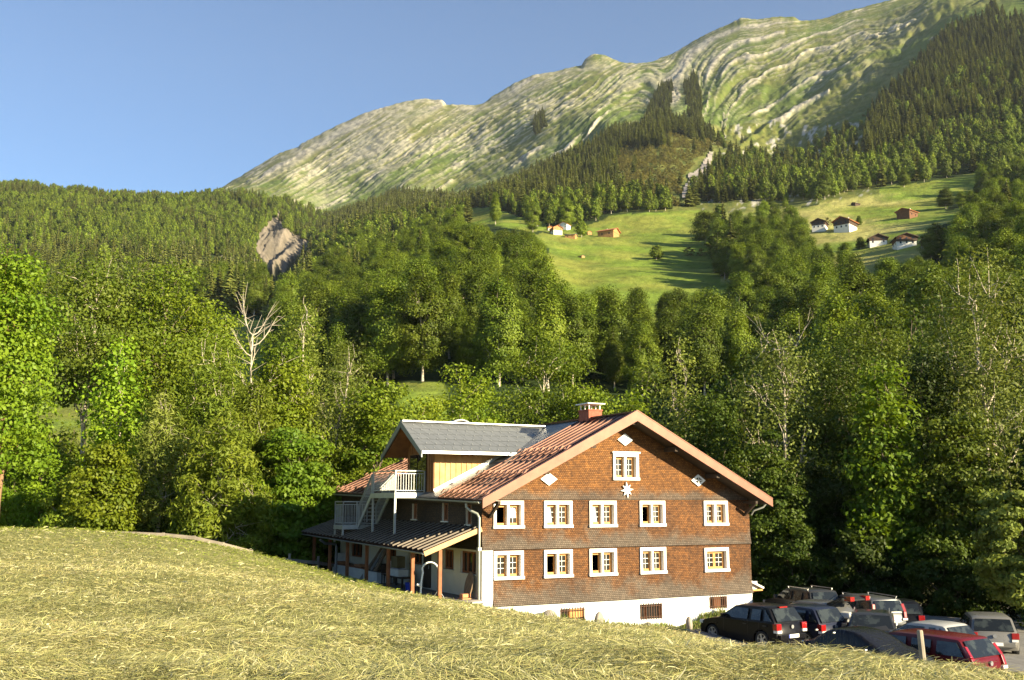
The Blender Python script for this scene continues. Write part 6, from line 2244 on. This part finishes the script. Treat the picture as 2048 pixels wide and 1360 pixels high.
chalet('dark gabled chalet on a white base at the left end of the upper pair', 1641, 461, 27, 'chalet_white', 'chalet_dark', 'roof_brown', R(-28))
chalet('dark chalet with orange-red roof in the upper pair', 1690, 465, 34, 'chalet_white', 'chalet_dark', 'roof_orange', R(-42), 1.2)
chalet('brown wooden barn alone on the ridge of the mown pasture', 1814, 438, 29, 'chalet_wood', 'chalet_wood', 'roof_orange', R(-50), 1.2, .22, .18, .2, win=0, name='barn', cat='barn')
chalet('low white chalet with dark roof, left of the lower three', 1753, 494, 35, 'chalet_white', 'chalet_dark', 'roof_brown', R(-12), .9, .22, .16, .22, win=2)
chalet('wide-roofed white chalet with balcony, middle of the lower three', 1809, 495, 40, 'chalet_white', 'chalet_wood', 'roof_brown', R(-8), 1.0, .26, .18, .20, True)
chalet('brown chalet with balcony half hidden by trees, right of the lower three', 1862, 497, 36, 'chalet_white', 'chalet_wood', 'roof_brown', R(-14), 1.0, .26, .22, .22, True)
chalet('tiny dark hut high on the mown pasture', 1712, 412, 11, 'chalet_dark', 'chalet_dark', 'roof_brown', R(-60), 1.4, .25, .15, .2, win=0, name='hut', cat='hut')
chalet('light wooden barn at the right end of the hamlet', 1218, 474, 30, 'chalet_barn', 'chalet_barn', 'roof_orange', R(60), 1.2, .20, .14, .2, win=0, name='barn', cat='barn')
chalet('cream gabled house in the middle of the hamlet', 1113, 468, 20, 'chalet_white', 'chalet_barn', 'roof_orange', R(20), 1.1, win=2)
chalet('cream house at the back of the hamlet beside the round tree', 1130, 460, 17, 'chalet_white', 'chalet_white', 'roof_orange', R(-30), 1.1, win=2)
chalet('low hamlet shed with grey-blue roof', 1142, 476, 17, 'chalet_barn', 'chalet_barn', 'roof_slate', R(70), 1.3, .2, .14, .15, win=0, name='shed', cat='shed')
chalet('small cream house at the left end of the hamlet', 1099, 462, 11, 'chalet_white', 'chalet_barn', 'roof_orange', R(10), 1.1, win=2)
chalet('little wooden house standing apart to the left of the hamlet', 1072, 453, 8, 'chalet_white', 'chalet_barn', 'roof_orange', R(-20), 1.1, win=0, name='hut', cat='hut')
chalet('small wooden house right behind the round hamlet tree', 1179, 471, 9, 'chalet_barn', 'chalet_barn', 'roof_orange', R(15), 1.1, win=0, name='hut', cat='hut')
chalet('tiny hay hut alone at the lower left of the hamlet meadow', 1163, 515, 9, 'chalet_barn', 'chalet_barn', 'roof_slate', R(40), 1.2, .22, .12, .12, win=0, name='hut', cat='hut')
# ================================================================== CUT HAY on the field
rg = np.random.RandomState(5)


def strands(n, up_share, y0, y1, rgp, L=(.05, .26), wd=1.0):
    u = rg.rand(n)
    e = -.15
    Y = (y0 ** e + u * (y1 ** e - y0 ** e)) ** (1 / e)
    X = (rg.rand(n) * 2700 - 1350) / F * Y * 1.0
    X = np.where(Y < 14, X * 1.15, X)
    ok = ~inpoly(X, Y, YARD)
    # keep off the house, its terrace and the ground behind it
    rx_ = (X - C0.x) * EXV.x + (Y - C0.y) * EXV.y
    ry_ = (X - C0.x) * EYV.x + (Y - C0.y) * EYV.y
    ok &= ~((rx_ > -2.6) & (ry_ > -.25))
    X, Y = X[ok], Y[ok]
    n = len(X)
    Z = ground(X, Y)
    az = fbm(X * .5, Y * .5, 3) * 9 + rg.normal(size=n) * .75
    upr = rg.rand(n) < up_share
    el = np.where(upr, .7 + .7 * rg.rand(n), rg.normal(size=n) * .20 + .07)
    l = L[0] + (L[1] - L[0]) * rg.rand(n) ** 1.6
    l = np.where(upr, l * .75, l)
    w = (.0017 + .00024 * Y) * (.6 + .8 * rg.rand(n)) * wd
    thick = rg.rand(n) < .02
    w = np.where(thick, w * 2.2, w)
    h0 = rg.rand(n) ** 1.5 * .075
    d = np.c_[np.cos(az) * np.cos(el), np.sin(az) * np.cos(el), np.sin(el)]
    bend = np.c_[-np.sin(az), np.cos(az), np.zeros(n)] * (rg.normal(size=n) * .22 * l)[:, None]
    sag = np.where(upr, .30, .10 + .12 * rg.rand(n)) * l
    P = np.c_[X, Y, Z + h0]
    side = np.c_[-np.sin(az), np.cos(az), rg.normal(size=n) * .5]
    side /= np.linalg.norm(side, axis=1, keepdims=True)
    V = []
    for k in range(4):
        s = k / 3.0
        c = P + d * (l * (s - (0 if False else .0)))[:, None] + bend * (s * (1 - s) * 2)
        c[:, 2] += np.where(upr, -sag * s * s, sag * 4 * s * (1 - s) * .5 - sag * .2 * s)
        ww = (w * ((1 - .65 * s) if k else .8))[:, None]
        V += [c - side * ww, c + side * ww]
    V = np.stack(V, 1)
    q = np.array([(0, 1, 3, 2), (2, 3, 5, 4), (4, 5, 7, 6)])
    Q = (np.arange(n)[:, None, None] * 8 + q[None]).reshape(-1, 4)
    # straw, grey-green and fresh green stalks in drifts
    a = rg.rand(n)
    dr = st(fbm(X * .35 + 3, Y * .22, 4) * 3.0 + .5)
    fresh = st((Y - 34) / 8 - .6 * st((X + 2) / 6) + fbm(X * .3, Y * .3, 3)) * st((-X - 1) / 4 + .3)
    straw, pale, olive, green, brown = (np.array(c_) for c_ in ((.50, .455, .185), (.70, .64, .36), (.29, .30, .105), (.275, .33, .045), (.34, .23, .10)))
    c = np.where((a < .56)[:, None], straw, np.where((a < .72)[:, None], pale, np.where((a < .95)[:, None], olive, brown)))
    c = c * (1 - .42 * dr[:, None]) + olive * .42 * dr[:, None]
    c = np.where((rg.rand(n) < fresh * .85)[:, None], green * (.7 + .6 * rg.rand(n))[:, None], c)
    c = c * (.72 + .5 * rg.rand(n))[:, None]
    c = np.where(thick[:, None], pale * 1.05, c)
    return V.reshape(-1, 3), Q, np.repeat(c, 8, 0)


parts = [strands(440000, .02, 6.5, 50, 1), strands(7000, 1.0, 18, 44, 2, (.10, .34), .8), strands(2500, .0, 6.5, 22, 3, (.2, .45), 1.1)]
vo = 0
Vs, Qs, Cs = [], [], []
for v, q, c in parts:
    Vs.append(v)
    Qs.append(q + vo)
    Cs.append(c)
    vo += len(v)
m, t, b = new_mat('hay')
t.links.new(nd(t, 'Attribute', attribute_name='alb').outputs['Color'], b.inputs['Base Color'])
b.inputs['Roughness'].default_value = .6
b.inputs['Specular IOR Level'].default_value = .25
tr = nd(t, 'BsdfTranslucent')
t.links.new(nd(t, 'Attribute', attribute_name='alb').outputs['Color'], tr.inputs[0])
mx = nd(t, 'MixShader')
mx.inputs[0].default_value = .2
t.links.new(b.outputs[0], mx.inputs[1])
t.links.new(tr.outputs[0], mx.inputs[2])
t.links.new(mx.outputs[0], t.nodes['Material Output'].inputs[0])
tag(link('hay', np_mesh('hay', np.concatenate(Vs), np.concatenate(Qs), m, smooth=False, attrs={'alb': np.concatenate(Cs)})), 'cut hay lying loose over the sloping field', 'hay', None, 'stuff')
# weeds and wild grass along the foot of the basement wall
n = 9000
rx_ = 1.2 + rg.rand(n) * 10.8
ry_ = -.2 - rg.rand(n) ** 2 * 1.6
w0 = np.array([C0.x + EXV.x * rx_ + EYV.x * ry_, C0.y + EXV.y * rx_ + EYV.y * ry_]).T
zz = ground(w0[:, 0], w0[:, 1])
hh = (.06 + .22 * rg.rand(n) ** 2) * (.5 + 1.2 * st(fbm(rx_ * .9, ry_, 3) * 3 + .5))
az = rg.rand(n) * 6.28
ln_ = np.c_[np.cos(az), np.sin(az)] * (hh * .4)[:, None]
sd2 = np.c_[-np.sin(az), np.cos(az)] * .012
base_ = np.c_[w0, zz]
V = np.stack([np.c_[w0 - sd2, zz], np.c_[w0 + sd2, zz], np.c_[w0 + ln_ * .4 + sd2 * .8, zz + hh * .6], np.c_[w0 + ln_, zz + hh]], 1).reshape(-1, 3)
Q = np.arange(n * 4).reshape(-1, 4)
cc = np.array([(.10, .17, .02), (.17, .21, .04), (.25, .24, .07)])[rg.randint(0, 3, n)] * (.7 + .6 * rg.rand(n))[:, None]
tag(link('wild_grass', np_mesh('wild_grass', V, Q, MATS['hay'], smooth=False, attrs={'alb': np.repeat(cc, 4, 0)})), 'wild grass along the foot of the white basement wall', 'grass', None, 'stuff')

# ================================================================== AIR
hz = MB().box(-3600, 3600, -60, 5200, -40, 2400).build('haze', [])
m = bpy.data.materials.new('haze')
m.use_nodes = True
MATS['haze'] = m
t = m.node_tree
t.nodes.remove(t.nodes['Principled BSDF'])
v = nd(t, 'VolumePrincipled')
v.inputs['Color'].default_value = (.80, .88, 1.0, 1)
v.inputs['Density'].default_value = 2.6e-5
v.inputs['Anisotropy'].default_value = .1
t.links.new(v.outputs[0], t.nodes['Material Output'].inputs['Volume'])
hz.data.materials.append(m)
tag(hz, kind='stuff')
